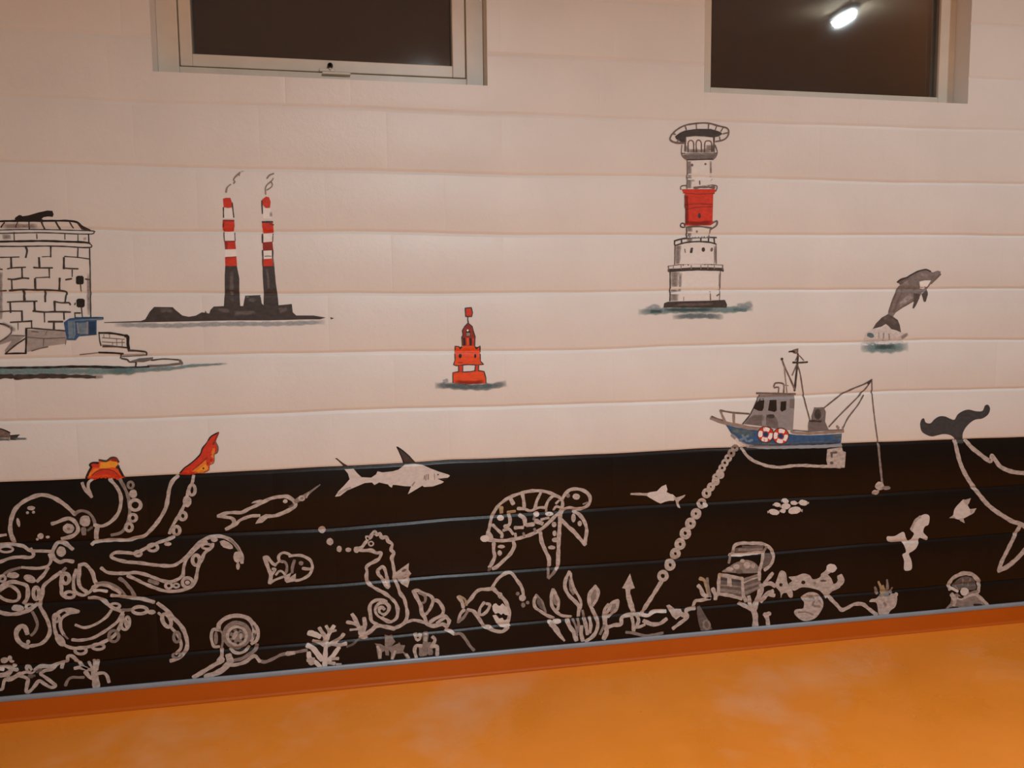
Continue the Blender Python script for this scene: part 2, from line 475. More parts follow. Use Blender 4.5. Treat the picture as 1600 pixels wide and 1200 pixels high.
# ------------------------------------------------------------------ mural: paint lying on the block faces
FRAME = [0.0, 0.0, 1.0]
def T(ox, oy, s): FRAME[:] = [ox, oy, s]
def to_wall(x, y): return unproject(FRAME[0] + x / FRAME[2], FRAME[1] + y / FRAME[2])
def pxsize(x, y):
    px, py = FRAME[0] + x / FRAME[2], FRAME[1] + y / FRAME[2]
    a = unproject(px, py); b_ = unproject(px, py + 1.0); c = unproject(px + 1.0, py)
    return 0.5 * (abs(a[1] - b_[1]) + abs(c[0] - a[0])) / FRAME[2]
class Part:
    def __init__(s, name, label=None, sub=None):
        s.name, s.label, s.sub = name, label, sub; s.V, s.F, s.MI, s.A, s.mats = [], [], [], [], []
class Motif: pass
CUR = Motif()
ALL = []
def motif(name, label, cat, group=None):
    global CUR
    CUR = Motif(); CUR.name, CUR.label, CUR.cat, CUR.group = name, label, cat, group
    CUR.parts = []; CUR.n = 0; ALL.append(CUR)
def part(name, label=None): CUR.parts.append(Part(name, label))
def sub(name, label=None):
    """following strokes go to a sub-part of the last part"""
    top = [q for q in CUR.parts if q.sub is None][-1]
    CUR.parts.append(Part(name, label, top))
def back(): # return to the last part
    top = [q for q in CUR.parts if q.sub is None][-1]
    CUR.parts.remove(top) ; CUR.parts.append(top)
def emit(V2, F, mat, A=None):
    p = CUR.parts[-1]
    if mat not in p.mats: p.mats.append(mat)
    mi = p.mats.index(mat)
    CUR.n += 1; off = .0007 + CUR.n * .000014
    n = len(p.V)
    p.V += [(x, depth(x, z) - off, z) for x, z in V2]
    p.A += list(A) if A is not None else [1.0] * len(V2)
    p.F += [tuple(q + n for q in f) for f in F]; p.MI += [mi] * len(F)
def spline(P, closed, step, smooth=True):
    n = len(P); out = []
    if n == 1: return P
    rng = range(n if closed else n - 1)
    for i in rng:
        p1, p2 = P[i], P[(i + 1) % n]
        p0 = P[i - 1] if (closed or i > 0) else (2 * p1[0] - p2[0], 2 * p1[1] - p2[1])
        p3 = P[(i + 2) % n] if (closed or i + 2 < n) else (2 * p2[0] - p1[0], 2 * p2[1] - p1[1])
        L = math.hypot(p2[0] - p1[0], p2[1] - p1[1]); m_ = max(2, int(L / step))
        for q in range(m_):
            t = q / m_
            if smooth:
                t2, t3 = t * t, t * t * t
                out.append(tuple(0.5 * (2 * b1 + (c - a) * t + (2 * a - 5 * b1 + 4 * c - d) * t2 + (3 * b1 - a - 3 * c + d) * t3)
                                 for a, b1, c, d in zip(p0, p1, p2, p3)))
            else: out.append((p1[0] + (p2[0] - p1[0]) * t, p1[1] + (p2[1] - p1[1]) * t))
    if not closed: out.append(P[-1])
    return out
def pairs(s):
    v = nums(s) if isinstance(s, str) else list(s)
    return [(v[i], v[i + 1]) for i in range(0, len(v), 2)]
def S(path, w, mat='chalk', closed=False, w2=None, smooth=True, jit=.13):
    """brush stroke: w width in tile pixels, w2 width at the far end"""
    pp = pairs(path); P = [to_wall(*q) for q in pp]
    ps = pxsize(*pp[len(pp) // 2]); W = w * ps; W2 = W if w2 is None else w2 * ps
    C = spline(P, closed, .0036, smooth); n = len(C)
    ph = random.uniform(0, 9); V, F = [], []; acc = 0
    Ns = []
    for i in range(n):
        a = C[i - 1] if (closed or i > 0) else C[i]; b_ = C[(i + 1) % n] if (closed or i < n - 1) else C[i]
        dx, dz = b_[0] - a[0], b_[1] - a[1]; L = math.hypot(dx, dz) or 1
        Ns.append((-dz / L, dx / L))
    BR = mat in ('chalk', 'bright', 'faint', 'dim', 'goldish')
    if BR: W *= .97; W2 *= .97
    if mat in ('ink', 'softink'): W *= 1.16; W2 *= 1.16
    m_ = max(3, int(max(W, W2) / .0042) + 2); A = []
    cs = [-1 + 2 * q / (m_ - 1) for q in range(m_)]
    if BR: cs = [-1, -.8] + [c for c in cs if abs(c) < .7] + [.8, 1]; m_ = len(cs)
    ca_ = [(.22 if abs(c) == 1 else 1.0) for c in cs]
    for i in range(n):
        if i: acc += math.hypot(C[i][0] - C[i - 1][0], C[i][1] - C[i - 1][1])
        t = i / max(1, n - 1); k = (W + (W2 - W) * t) / 2
        k *= 1 + jit * (math.sin(acc * 160 + ph) * .6 + math.sin(acc * 71 + ph * 2) * .6)
        for c, al in zip(cs, ca_): V.append((C[i][0] - Ns[i][0] * k * c, C[i][1] - Ns[i][1] * k * c)); A.append(al)
    for i in range(n if closed else n - 1):
        j = (i + 1) % n
        for q in range(m_ - 1): F.append((i * m_ + q + 1, j * m_ + q + 1, j * m_ + q, i * m_ + q))
    if not closed:
        for e, sg in ((0, -1), (n - 1, 1)):
            tx, tz = Ns[e][1] * sg, -Ns[e][0] * sg
            k = (W if e == 0 else W2) / 2
            # concentric rows of the rounded tip
            prev = [e * m_ + q for q in range(m_)]
            for lv in (.3, .55, .78):
                half = math.sqrt(1 - lv * lv); cur = []
                for c, al in zip(cs, ca_):
                    V.append((C[e][0] - Ns[e][0] * k * c * half + tx * k * lv, C[e][1] - Ns[e][1] * k * c * half + tz * k * lv))
                    A.append(al if lv < .7 else .25 if BR else 1.0); cur.append(len(V) - 1)
                for q in range(m_ - 1):
                    f = (prev[q + 1], cur[q + 1], cur[q], prev[q]); F.append(f if sg > 0 else tuple(reversed(f)))
                prev = cur
    emit(V, F, mat, A)
def P(path, mat, smooth=False, alpha=None):
    """filled patch"""
    pp = pairs(path); Q = [to_wall(*q) for q in pp]
    if smooth: Q = spline(Q, True, .006)
    xs = [q[0] for q in Q]; zs = [q[1] for q in Q]
    xa, xb, za, zb = min(xs), max(xs), min(zs), max(zs)
    # densify outline
    D = []
    for i in range(len(Q)):
        a, b_ = Q[i], Q[(i + 1) % len(Q)]; m_ = max(1, int(math.hypot(b_[0] - a[0], b_[1] - a[1]) / .008))
        D += [(a[0] + (b_[0] - a[0]) * t / m_, a[1] + (b_[1] - a[1]) * t / m_) for t in range(m_)]
    n = len(D); pts = [Vector(d) for d in D]
    xm = (xa + xb) / 2
    zl = set()
    for k in range(KTOP, KBOT + 2):
        zk = zbed(k, xm)
        if za - .02 < zk < zb + .02: zl |= {zk + o for o in (-.012, -.008, -.0035, 0, .0035, .008, .012) if za < zk + o < zb}
    nz = int((zb - za) / .02); zl |= {za + (zb - za) * (t + .5) / (nz + 1) for t in range(nz + 1)}
    nx = max(1, int((xb - xa) / .012))
    for z in zl:
        for t in range(nx): pts.append(Vector((xa + (xb - xa) * (t + .5) / nx, z)))
    res = delaunay_2d_cdt(pts, [], [list(range(n))], 1, 1e-6)
    V2 = [(v.x, v.y) for v in res[0]]
    F = []
    for f in res[2]:
        a, b_, c = (V2[q] for q in f[:3])
        ar = (b_[0] - a[0]) * (c[1] - a[1]) - (b_[1] - a[1]) * (c[0] - a[0])
        F.append(tuple(f) if ar > 0 else tuple(reversed(f)))
    used = sorted({q for f in F for q in f}); mp = {q: i for i, q in enumerate(used)}
    emit([V2[q] for q in used], [tuple(mp[q] for q in f) for f in F], mat, [alpha if alpha is not None else 1.0] * len(used))
def ell(cx, cy, rx, ry, rot=0, n=18):
    c, s = math.cos(math.radians(rot)), math.sin(math.radians(rot)); out = []
    for i in range(n):
        a = 2 * math.pi * i / n; x, y = rx * math.cos(a), ry * math.sin(a)
        out += [cx + x * c - y * s, cy + x * s + y * c]
    return out
def E(cx, cy, rx, ry=None, mat='chalk', rot=0):
    e = ell(cx, cy, rx, rx if ry is None else ry, rot, 14)
    e = [v + random.uniform(-.06, .06) * rx for v in e]
    P(e, mat)
def R(cx, cy, rx, ry, w, mat='chalk', rot=0): S(ell(cx, cy, rx - w * .35, ry - w * .35, rot, 14), w, mat, closed=True, jit=.08)
def W(path, w, mat, w2=None, ends=.18):
    """soft wash: strength fades to the edges and the ends"""
    pp = pairs(path); Q = [to_wall(*q) for q in pp]; ps = pxsize(*pp[len(pp) // 2])
    C = spline(Q, False, .006); n = len(C); V, F, A = [], [], []
    cross = ((-1, 0), (-.62, .75), (-.2, 1), (.2, 1), (.62, .75), (1, 0)); ph = random.uniform(0, 9)
    for i in range(n):
        a, b_ = C[max(0, i - 1)], C[min(n - 1, i + 1)]
        dx, dz = b_[0] - a[0], b_[1] - a[1]; L = math.hypot(dx, dz) or 1; nx, nz = -dz / L, dx / L
        t = i / max(1, n - 1); k = (w + ((w2 if w2 is not None else w) - w) * t) * ps / 2
        k *= 1 + .12 * math.sin(i * .9 + ph) + .1 * math.sin(i * .37 + ph)
        fade = min(1, t / ends if ends else 1, (1 - t) / ends if ends else 1)
        for (c, al) in cross: V.append((C[i][0] + nx * c * k, C[i][1] + nz * c * k)); A.append(al * max(0, fade) ** .7)
    m_ = len(cross)
    for i in range(n - 1):
        for j in range(m_ - 1): F.append((i * m_ + j, i * m_ + j + 1, (i + 1) * m_ + j + 1, (i + 1) * m_ + j))
    F = [tuple(reversed(f)) for f in F]
    emit(V, F, mat, A)
def build_all():
    for M in ALL:
        ps = [p for p in M.parts if p.F]
        vs_ = [v for p in ps for v in p.V]
        xm = (min(v[0] for v in vs_) + max(v[0] for v in vs_)) / 2; zm = min(v[2] for v in vs_)
        single = len(ps) == 1
        root = None
        if not single:
            root = bpy.data.objects.new(M.name, None); COL.objects.link(root); root.location = (xm, 0, zm)
            root.empty_display_size = .05
        made = {}
        for p in sorted(ps, key=lambda q: q.sub is not None):
            me = bpy.data.meshes.new(p.name)
            me.from_pydata([(v[0] - xm, v[1], v[2] - zm) for v in p.V], [], p.F)
            for mm in p.mats: me.materials.append(MATS[mm])
            me.polygons.foreach_set('material_index', p.MI)
            at = me.attributes.new('wash', 'FLOAT', 'POINT'); at.data.foreach_set('value', p.A)
            me.polygons.foreach_set('use_smooth', [True] * len(p.F)); me.update()
            o = bpy.data.objects.new(M.name if single else p.name, me); COL.objects.link(o)
            if single: o.location = (xm, 0, zm); root = o
            else: o.parent = made[p.sub] if (p.sub is not None and p.sub in made) else root
            made[p] = o
            if p.label and not single: o['label'] = p.label
        tag(root, M.label, M.cat, M.group)

# ================================================================== above the waterline
# ---- round stone tower at the left edge
motif('painted_tower', 'painted round stone tower with cannon on its roof at the left edge', 'painted tower')
T(0, 320, 10)
part('cannon'); P("230 215 245 195 300 160 335 165 350 180 450 165 600 120 740 90 820 95 840 150 825 190 750 182 680 195 650 222 700 245 450 258 250 262", 'ink')
part('roof')
S("-480 400 -380 320 -290 275 0 258 250 252 500 252 850 250 1050 250 1200 272 1290 340 1400 400", 28, 'ink')
P("1195 280 1250 300 1410 405 1270 385", 'softink')
for s, w in (("70 280 10 350", 14), ("275 275 240 350", 12), ("455 270 450 380", 14), ("650 270 690 380", 20), ("875 270 930 375", 20), ("1090 270 1140 360", 14)): S(s, w * 1.25, 'softink')
W("20 330 300 330 600 330", 90, 'wash_grey')
part('cornice')
S("-530 425 -300 400 0 392 300 385 700 385 1100 395 1455 408 1468 430 1440 455 1200 455 700 436 300 440 0 446 -300 452 -530 450", 15, 'softink')
for s in ("220 430 225 550", "575 460 580 530", "1015 460 1015 540", "1220 470 1220 580"): S(s, 13, 'softink')
S("1385 460 1390 590", 18, 'ink')
S("-500 610 -300 588 0 576 300 570 700 565 1000 575 1300 585 1400 600", 27, 'ink')
S("1390 600 1425 625 1430 660 1300 668 1000 650 700 645 300 650 0 650 -300 660 -510 672", 18, 'softink')
W("30 500 180 500", 90, 'wash_grey'); W("1320 500 1330 560", 60, 'wash_grey')
part('wall')
S("-490 460 -490 590", 18, 'ink'); S("-505 670 -510 1100 -520 1500 -530 1760", 18, 'softink')
for q in range(6):
    S(f"-500 {840 + 155 * q} -250 {832 + 155 * q} 0 {826 + 155 * q}", 13, 'softink')
    for w_ in (-410, -170): S(f"{w_ + 110 * (q % 2)} {690 + 155 * q} {w_ + 110 * (q % 2)} {832 + 155 * q}", 18, 'softink')
S("1402 670 1405 850 1410 1000 1412 1200 1415 1400 1420 1760", 18, 'softink')
for s, w in (("0 822 130 820 300 815", 12), ("660 812 800 806", 8), ("1010 806 1220 822 1390 845", 11), ("405 660 425 720 405 820", 20), ("795 660 795 812", 17),
    ("1220 680 1215 822", 14), ("175 830 180 990", 20), ("612 830 620 985", 23), ("1000 830 1000 995", 23), ("120 1000 200 985 400 975", 14), ("530 980 620 985 820 985", 17),
    ("1010 990 1100 996 1220 1000", 16), ("345 990 350 1140", 18), ("770 1000 775 1140", 14), ("1130 1020 1130 1120", 13), ("0 1005 40 1010", 12), ("1340 1160 1400 1170", 15)): S(s, w * 1.25, 'softink')
T(0, 420, 10)
for s, w in (("130 160 220 165 350 145 450 150", 18), ("560 140 770 130", 10), ("1030 170 1120 155", 16), ("185 180 190 320", 16), ("550 160 555 330", 25), ("935 150 930 340", 22),
    ("0 345 100 340", 14), ("150 340 350 325 560 330 720 330 1010 350 1040 400", 20), ("370 350 385 480", 28), ("705 350 710 510", 20), ("1035 400 1020 520", 17),
    ("120 520 300 510 580 505", 16), ("850 510 960 530 1080 530 1100 560", 17), ("160 520 170 680", 18), ("540 510 545 660", 24), ("855 510 860 660", 22), ("0 670 150 660 340 660", 14),
    ("520 660 700 675 860 670 1100 675", 18), ("345 660 350 820", 20), ("695 690 700 830", 13), ("1000 690 1005 790", 16), ("170 835 350 825 500 815", 17), ("760 825 980 825", 19),
    ("495 830 500 920", 14), ("845 830 845 940", 22), ("285 850 285 950", 8), ("1170 690 1260 690", 14), ("1172 690 1176 750", 12), ("1170 560 1180 535", 12)): S(s, w * 1.25, 'softink')
W("1385 60 1385 400 1390 740", 60, 'wash_grey'); W("10 40 12 400 15 800", 70, 'wash_grey', ends=.05)
part('window'); P("1190 130 1215 110 1290 110 1312 135 1310 225 1290 242 1210 242 1190 225", 'ink'); S("1260 240 1270 350", 13, 'softink')
part('window'); P("1195 490 1220 466 1300 466 1328 490 1326 580 1305 602 1225 602 1200 585", 'ink'); S("1275 605 1290 750", 14, 'softink')
T(0, 480, 8)
part('ramp_wall')
P("335 280 560 285 830 300 830 455 600 485 345 560", 'wash_grey', alpha=.75)
S("330 265 330 420 325 575", 20, 'ink'); S("330 265 400 262 560 275 700 285 830 295", 14, 'softink')
for s, w in (("340 372 560 390 820 380", 10), ("550 390 545 480", 10), ("400 300 480 310", 12), ("400 545 520 510 600 495", 14), ("820 470 832 390", 8), ("590 300 570 340", 8)): S(s, w, 'umber')
part('stairs')
P("140 350 320 355 200 460 80 580 60 540 150 420 0 470 0 430 90 380", 'wash_grey', alpha=.9)
S("70 580 200 470 320 390", 15, 'softink'); S("70 580 200 576 325 575", 17, 'ink'); S("0 205 60 215 120 245", 16, 'ink')
S("145 255 142 320 80 380 0 430", 20, 'umber'); S("145 350 320 355", 12, 'umber'); W("20 200 120 240 200 300", 60, 'wash_grey')
part('doorway', 'blue painted porch')
P("800 190 870 140 950 130 1290 125 1300 150 1210 162 1210 345 1080 355 990 362 950 410 840 410 810 250", 'blue')
P("1110 180 1190 180 1200 340 1120 340", 'navy'); P("850 170 940 160 950 330 930 390 860 390", 'steelblue'); P("985 200 1085 190 1080 335 1000 340", 'steelblue')
S("970 200 985 320", 24, 'cabin'); S("1095 190 1090 330", 26, 'cabin'); S("945 165 1100 155 1280 150", 18, 'steelblue'); S("940 132 1290 130", 17, 'navy')
part('low_wall')
S("1240 320 1400 325 1580 355", 20, 'ink'); S("1240 330 1250 420 1265 480", 12, 'softink'); S("1290 490 1430 490 1590 505", 17, 'softink')
for s in ("1280 380 1420 390 1560 400", "1280 432 1420 440 1560 440", "1280 470 1400 478", "1370 340 1372 385", "1460 400 1465 490", "1300 340 1300 380", "1530 410 1530 490", "1410 440 1410 480"): S(s, 8, 'umber')
S("1000 592 1090 582 1240 566", 10, 'umber'); S("1240 565 1400 570 1540 580", 18, 'ink')
T(160, 480, 7.2727)
S("262 325 290 335 292 420 305 490", 28, 'ink'); S("300 490 400 495 500 510 500 540", 17, 'softink')
part('quay')
S("0 515 150 520 215 527", 15, 'ink'); S("216 527 205 575", 15, 'softink'); S("220 582 285 595 310 620 380 622 380 670", 15, 'softink'); S("222 562 330 556 490 545", 9, 'umber')
P("225 535 480 525 490 545 330 552 225 558", 'wash_grey', alpha=.6)
P("300 618 420 580 580 568 575 590 540 605 470 622", 'grey'); S("560 602 700 587 870 597", 12, 'softink'); S("885 605 905 640", 30, 'umber')
S("520 668 700 660 880 640", 24, 'grey')
T(0, 480, 8); S("-1100 775 -500 765 0 758 300 755 600 752 900 742 1300 745 1600 757", 26, 'ink')
T(160, 480, 7.2727); S("0 687 200 687 380 682 530 675", 17, 'ink')
part('water')
T(0, 480, 8); W("-1150 825 -500 815 300 805 700 800 1200 800 1700 800", 105, 'wash_teal', ends=.03)
T(160, 480, 7.2727); W("60 735 400 715 800 692 1000 665 1250 650 1430 638", 85, 'wash_teal', w2=24, ends=.1)
T(0, 480, 8)
S("-20 868 60 862 150 862", 52, 'softink', jit=.2); S("195 875 300 868 600 858", 50, 'softink', jit=.2); S("600 858 800 862 1000 862 1190 872", 46, 'softink', w2=30, jit=.25)
W("1180 870 1300 865", 50, 'wash_grey')

# ---- rock with a seal at the left edge
motif('painted_seal', 'small grey seal painted in the water at the left edge, below the tower', 'painted seal')
T(0, 640, 20)
part('body'); P("-420 760 -380 650 -200 595 0 600 100 620 200 670 320 720 310 880 -380 880", 'umber'); S("-400 700 -330 620 -180 585 0 595 150 640 310 720", 32, 'ink'); W("40 720 200 780", 120, 'wash_light')
part('tail'); P("320 830 460 805 600 788 560 850 490 950 320 950", 'softink'); S("320 812 460 802 605 790", 26, 'ink')
part('water'); W("-560 915 -200 925 150 930 330 930", 120, 'wash_darkteal', ends=.02); W("400 920 600 910 860 910", 90, 'wash_slate')

# ---- power station with two striped chimneys
motif('painted_power_station', 'dark painted power station with two red and white striped chimneys', 'painted building')
T(210, 410, 10)
part('island')
P("-470 934 100 915 170 890 240 770 310 695 600 700 640 740 750 830 850 850 960 832 1050 780 1100 785 1110 750 1130 790 1170 800 1190 740 1240 690 1400 682 1660 682 1700 682 1730 520 1970 510 1990 640 2020 672 2250 670 2460 650 2475 780 2530 830 2800 830 2990 862 2900 890 2700 890 2100 906 1500 906 800 922 200 934 -470 946", 'charcoal')
P("3060 855 3120 872 3070 892", 'softink')
for s, w in (("400 760 520 740 600 790", 80), ("1300 740 1500 760", 70), ("1780 580 1900 590", 90), ("2250 760 2400 720", 90), ("1550 800 1900 780", 80)): W(s, w, 'wash_light')
part('water'); W("-320 972 200 982 600 988 1000 972 1600 960 2100 962 2500 952 2990 930", 85, 'wash_blue', ends=.06)
part('chimney')
P("1420 50 1600 50 1640 250 1640 450 1655 690 1398 690 1412 450 1412 200", 'charcoal'); W("1520 120 1520 400 1530 640", 70, 'wash_light')
T(330, 260, 13.3333)
sub('stripe', 'red stripe'); P("245 675 300 655 400 655 430 740 430 855 350 868 260 850", 'red')
sub('stripe', 'white stripe'); P("260 870 440 870 475 1080 270 1080", 'offwhite'); S("255 860 258 1060", 24, 'softink'); S("438 760 470 1060", 22, 'softink')
sub('stripe', 'white stripe'); T(330, 340, 13.3333); P("280 290 470 295 490 485 285 480", 'offwhite'); S("262 310 275 480", 24, 'umber'); S("490 320 500 480", 22, 'umber')
sub('stripe', 'white stripe'); P("285 665 515 660 528 815 290 825", 'offwhite')
sub('stripe', 'red stripe'); P("240 60 480 60 490 180 470 282 350 292 260 285 235 180", 'red'); S("255 62 470 62", 34, 'deepred'); W("260 80 250 200 260 280", 40, 'wash_red')
sub('stripe', 'red stripe'); P("275 490 500 488 517 655 290 662", 'red'); S("285 500 490 498", 30, 'deepred'); P("275 495 350 495 340 660 290 662", 'deepred')
sub('stripe', 'red stripe'); P("288 830 525 812 540 1005 420 1010 295 1005", 'red'); S("300 832 520 815", 18, 'deepred')
part('chimney')
T(370, 410, 10); P("402 50 575 50 592 250 622 450 642 670 418 682 420 450 405 200", 'charcoal'); W("465 90 490 240 500 440", 45, 'wash_light'); S("575 0 585 120 600 300 625 480 645 670", 14, 'softink')
T(330, 260, 13.3333)
sub('stripe', 'red stripe'); P("1060 690 1140 630 1205 640 1240 740 1225 862 1140 868 1070 800", 'red'); S("1055 720 1060 840 1070 980", 26, 'softink')
sub('stripe', 'white stripe'); P("1080 870 1235 872 1262 1090 1080 1090", 'offwhite'); W("1240 940 1250 1060", 60, 'wash_grey')
T(330, 340, 13.3333)
sub('stripe', 'white stripe'); P("1085 330 1285 328 1275 510 1085 515", 'offwhite'); S("1068 350 1070 520", 30, 'softink'); S("1288 340 1280 500", 24, 'umber')
sub('stripe', 'white stripe'); P("1085 685 1265 680 1265 860 1090 860", 'offwhite'); S("1110 808 1180 802 1250 806", 22, 'cabin'); S("1072 690 1078 860", 28, 'softink'); S("1282 680 1280 860", 26, 'softink')
sub('stripe', 'red stripe'); P("1058 95 1280 92 1297 200 1302 312 1090 332 1062 200", 'red'); S("1070 92 1275 90", 34, 'softink'); S("1230 130 1290 150", 40, 'deepred')
sub('stripe', 'red stripe'); P("1072 518 1275 500 1295 682 1078 692", 'deepred')
sub('stripe', 'red stripe'); P("1085 870 1275 852 1290 1008 1085 1014", 'red'); S("1072 870 1080 1010", 24, 'softink'); S("1288 860 1300 1010", 24, 'umber')
T(330, 260, 13.3333)
part('smoke'); S("310 535 325 460 360 410 410 375", 40, 'taupe', w2=22); S("470 350 495 320 465 285 500 220 600 130", 34, 'taupe'); S("590 130 585 190", 22, 'taupe'); W("600 110 700 100", 26, 'wash_grey')
part('smoke'); S("1135 580 1130 460 1160 390 1220 335 1270 290 1290 250", 28, 'taupe'); S("1165 490 1255 430 1275 370 1250 330", 28, 'taupe'); S("1165 245 1215 185 1300 150", 32, 'taupe')

# ---- red buoy
motif('painted_buoy', 'red navigation buoy with topmark painted in the middle of the white wall', 'painted buoy')
T(670, 470, 8)
part('water'); W("70 1062 250 1060 500 1078 750 1072 980 1030", 95, 'wash_slate', ends=.12); W("170 1010 250 990", 60, 'wash_blue'); W("200 1060 500 1075 800 1060", 50, 'wash_slate')
part('float'); P("300 898 370 885 430 892 520 888 600 868 690 885 710 960 718 1030 500 1040 310 1025 305 950", 'vermilion')
S("302 1020 300 898 370 886 430 890 520 886 600 868 690 884 712 960 715 1030", 12, 'softink', smooth=False); W("320 1015 500 1025 700 1010", 60, 'wash_red')
part('leg'); P("372 800 428 800 428 892 370 892", 'red'); S("372 810 372 888", 12, 'softink'); S("426 815 424 888", 10, 'softink')
part('leg'); P("582 796 625 796 622 880 575 882", 'red'); S("582 805 576 880", 12, 'softink'); S("624 805 622 878", 10, 'softink')
part('body')
P("328 565 380 570 400 600 430 562 570 562 590 600 640 565 642 660 640 750 685 792 620 800 480 795 340 812 305 800 330 740 322 660", 'vermilion')
S("410 575 395 598 375 572 328 568 330 640", 13, 'softink', smooth=False); S("575 570 595 600 640 566 642 640", 13, 'softink', smooth=False)
S("325 665 328 740 308 798 345 812 480 797 620 802 685 794 645 755 642 665", 11, 'softink', smooth=False)
P("370 580 420 575 405 608 380 605", 'ink'); P("572 578 615 575 610 600 585 605", 'ink'); E(392, 690, 20, 28, 'ink'); E(580, 690, 13, 28, 'ink'); S("370 772 420 772", 12, 'deepred')
part('lantern')
P("490 278 540 320 560 400 577 450 575 562 418 562 413 450 428 370 450 320", 'deepred'); S("490 278 450 320 420 375 428 440 412 450 418 560", 13, 'softink', smooth=False); S("492 278 542 322 562 400 578 448 574 560", 12, 'softink', smooth=False)
P("466 442 466 390 488 340 522 392 522 442", 'ink'); E(486, 370, 12, 14, 'offwhite'); P("470 400 515 400 515 438 470 438", 'taupe')
P("470 462 500 462 505 556 472 556", 'vermilion'); P("545 470 562 470 562 556 545 556", 'red'); S("440 472 445 550", 24, 'ink'); S("520 475 522 550", 22, 'ink')
part('topmark'); S("490 198 486 230 494 275", 13, 'softink'); P("455 90 530 85 546 150 535 196 460 196", 'red'); S("455 92 530 86 546 150 536 196 460 196", 13, 'softink', closed=True, smooth=False)

# ---- lighthouse
motif('painted_lighthouse', 'tall painted lighthouse with red band and round helicopter deck', 'painted lighthouse')
T(990, 440, 8)
part('water'); W("50 382 250 372 600 355 900 352 1200 352 1500 325", 90, 'wash_teal', ends=.1); W("200 372 360 372", 44, 'wash_darkteal'); W("380 350 700 355 1000 345", 50, 'wash_darkteal')
W("480 445 800 428 1130 440", 75, 'wash_slate', ends=.25); W("1280 320 1400 300 1490 270", 90, 'wash_blue'); W("150 350 260 310 340 330", 70, 'wash_blue'); W("1240 350 1420 360", 40, 'wash_teal')
part('plinth'); P("372 325 380 270 430 252 600 246 900 240 1140 228 1168 290 1160 326", 'softink'); W("500 290 800 285 1000 280", 40, 'wash_grey')
T(1020, 360, 10)
part('drum')
P("275 655 430 640 700 630 1050 645 1040 1085 280 1105", 'cream', alpha=1)
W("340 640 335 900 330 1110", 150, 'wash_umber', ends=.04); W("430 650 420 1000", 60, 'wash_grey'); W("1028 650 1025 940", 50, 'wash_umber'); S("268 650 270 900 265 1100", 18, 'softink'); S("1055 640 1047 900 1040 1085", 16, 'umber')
S("895 960 900 1080", 22, 'umber'); S("1000 1020 1030 1000", 24, 'umber'); S("480 1040 480 1095", 12, 'umber')
part('gallery'); S("250 625 400 618 700 602 1060 610 1092 622", 42, 'softink', jit=.06); S("235 560 460 532 700 525 1090 542", 10, 'umber'); S("240 560 252 640", 18, 'umber'); S("1092 542 1085 620", 16, 'umber')
for x, y in ((470, 518), (550, 514), (810, 508), (910, 508)): S(f"{x} {y} {x+4} {y+28}", 20, 'umber')
for x in (320, 440, 600, 750, 860, 960): S(f"{x} 545 {x} 600", 14, 'taupe')
part('drum')
P("350 230 470 200 720 185 980 215 985 525 340 530", 'cream'); S("345 220 340 530", 18, 'umber'); S("988 210 992 520", 14, 'umber')
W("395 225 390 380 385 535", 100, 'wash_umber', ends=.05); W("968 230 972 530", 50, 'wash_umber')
sub('window'); S("498 295 505 345", 18, 'umber'); sub('window'); P("575 340 590 272 630 270 615 355 580 355", 'softink'); sub('window'); E(788, 300, 28, 36, 'softink'); sub('window'); E(918, 300, 20, 34, 'umber', 15)
T(1030, 280, 10)
part('gallery'); S("235 965 330 938 430 922 600 912 760 908 890 912", 20, 'softink'); S("240 970 245 1032 340 1008 450 985 620 975 780 985 880 1012", 19, 'softink')
for s in ("345 935 350 1008", "650 920 648 978", "770 900 768 975", "855 925 862 1000"): S(s, 22, 'softink')
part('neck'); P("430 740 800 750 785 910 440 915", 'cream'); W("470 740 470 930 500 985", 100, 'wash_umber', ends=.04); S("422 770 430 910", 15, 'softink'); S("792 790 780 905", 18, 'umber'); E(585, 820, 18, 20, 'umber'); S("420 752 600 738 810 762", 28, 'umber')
part('red_band', 'red band of the tower')
P("350 158 850 154 885 168 860 225 842 240 838 400 832 640 850 690 800 722 600 720 400 726 405 640 410 450 393 400 400 230 370 200", 'red')
S("375 215 600 232 860 224", 12, 'deepred'); S("410 402 600 385 832 395", 17, 'deepred'); S("412 475 600 440 832 432", 14, 'deepred'); W("425 250 432 450 430 710", 60, 'wash_red', ends=.05); W("420 680 620 690 830 670", 70, 'wash_red'); S("398 250 398 430 410 480 408 700", 11, 'softink')
sub('window'); E(625, 570, 24, 42, 'charcoal')
part('gallery'); S("335 160 345 108 480 96 700 88 880 98 902 130 880 190", 17, 'umber'); S("545 128 700 122 860 130", 34, 'umber', jit=.4); S("420 100 430 150", 16, 'umber')
for x in (590, 680, 770): E(x, 108, 16, 14, 'taupe')
part('bracket'); S("330 720 345 690 385 695 395 750 340 745 330 720", 15, 'softink')
part('bracket'); S("835 680 900 655 888 725 800 785", 26, 'umber')
T(1030, 180, 10)
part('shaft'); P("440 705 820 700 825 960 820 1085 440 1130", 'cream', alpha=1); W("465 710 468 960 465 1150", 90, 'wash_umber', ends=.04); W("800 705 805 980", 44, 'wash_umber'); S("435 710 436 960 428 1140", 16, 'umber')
E(510, 780, 22, 24, 'umber'); E(720, 765, 18, 18, 'umber'); S("628 1030 632 1080", 22, 'umber'); W("500 1020 560 1025", 30, 'wash_grey'); S("825 1000 800 1030", 10, 'taupe')
part('balcony'); P("365 620 890 610 840 688 640 692 430 700", 'grey'); S("430 698 600 696 830 688", 16, 'softink'); S("352 470 345 590 370 650 430 698", 17, 'umber'); S("872 470 905 575 880 650 838 695", 17, 'umber'); S("350 598 500 600 700 596 900 594", 18, 'umber')
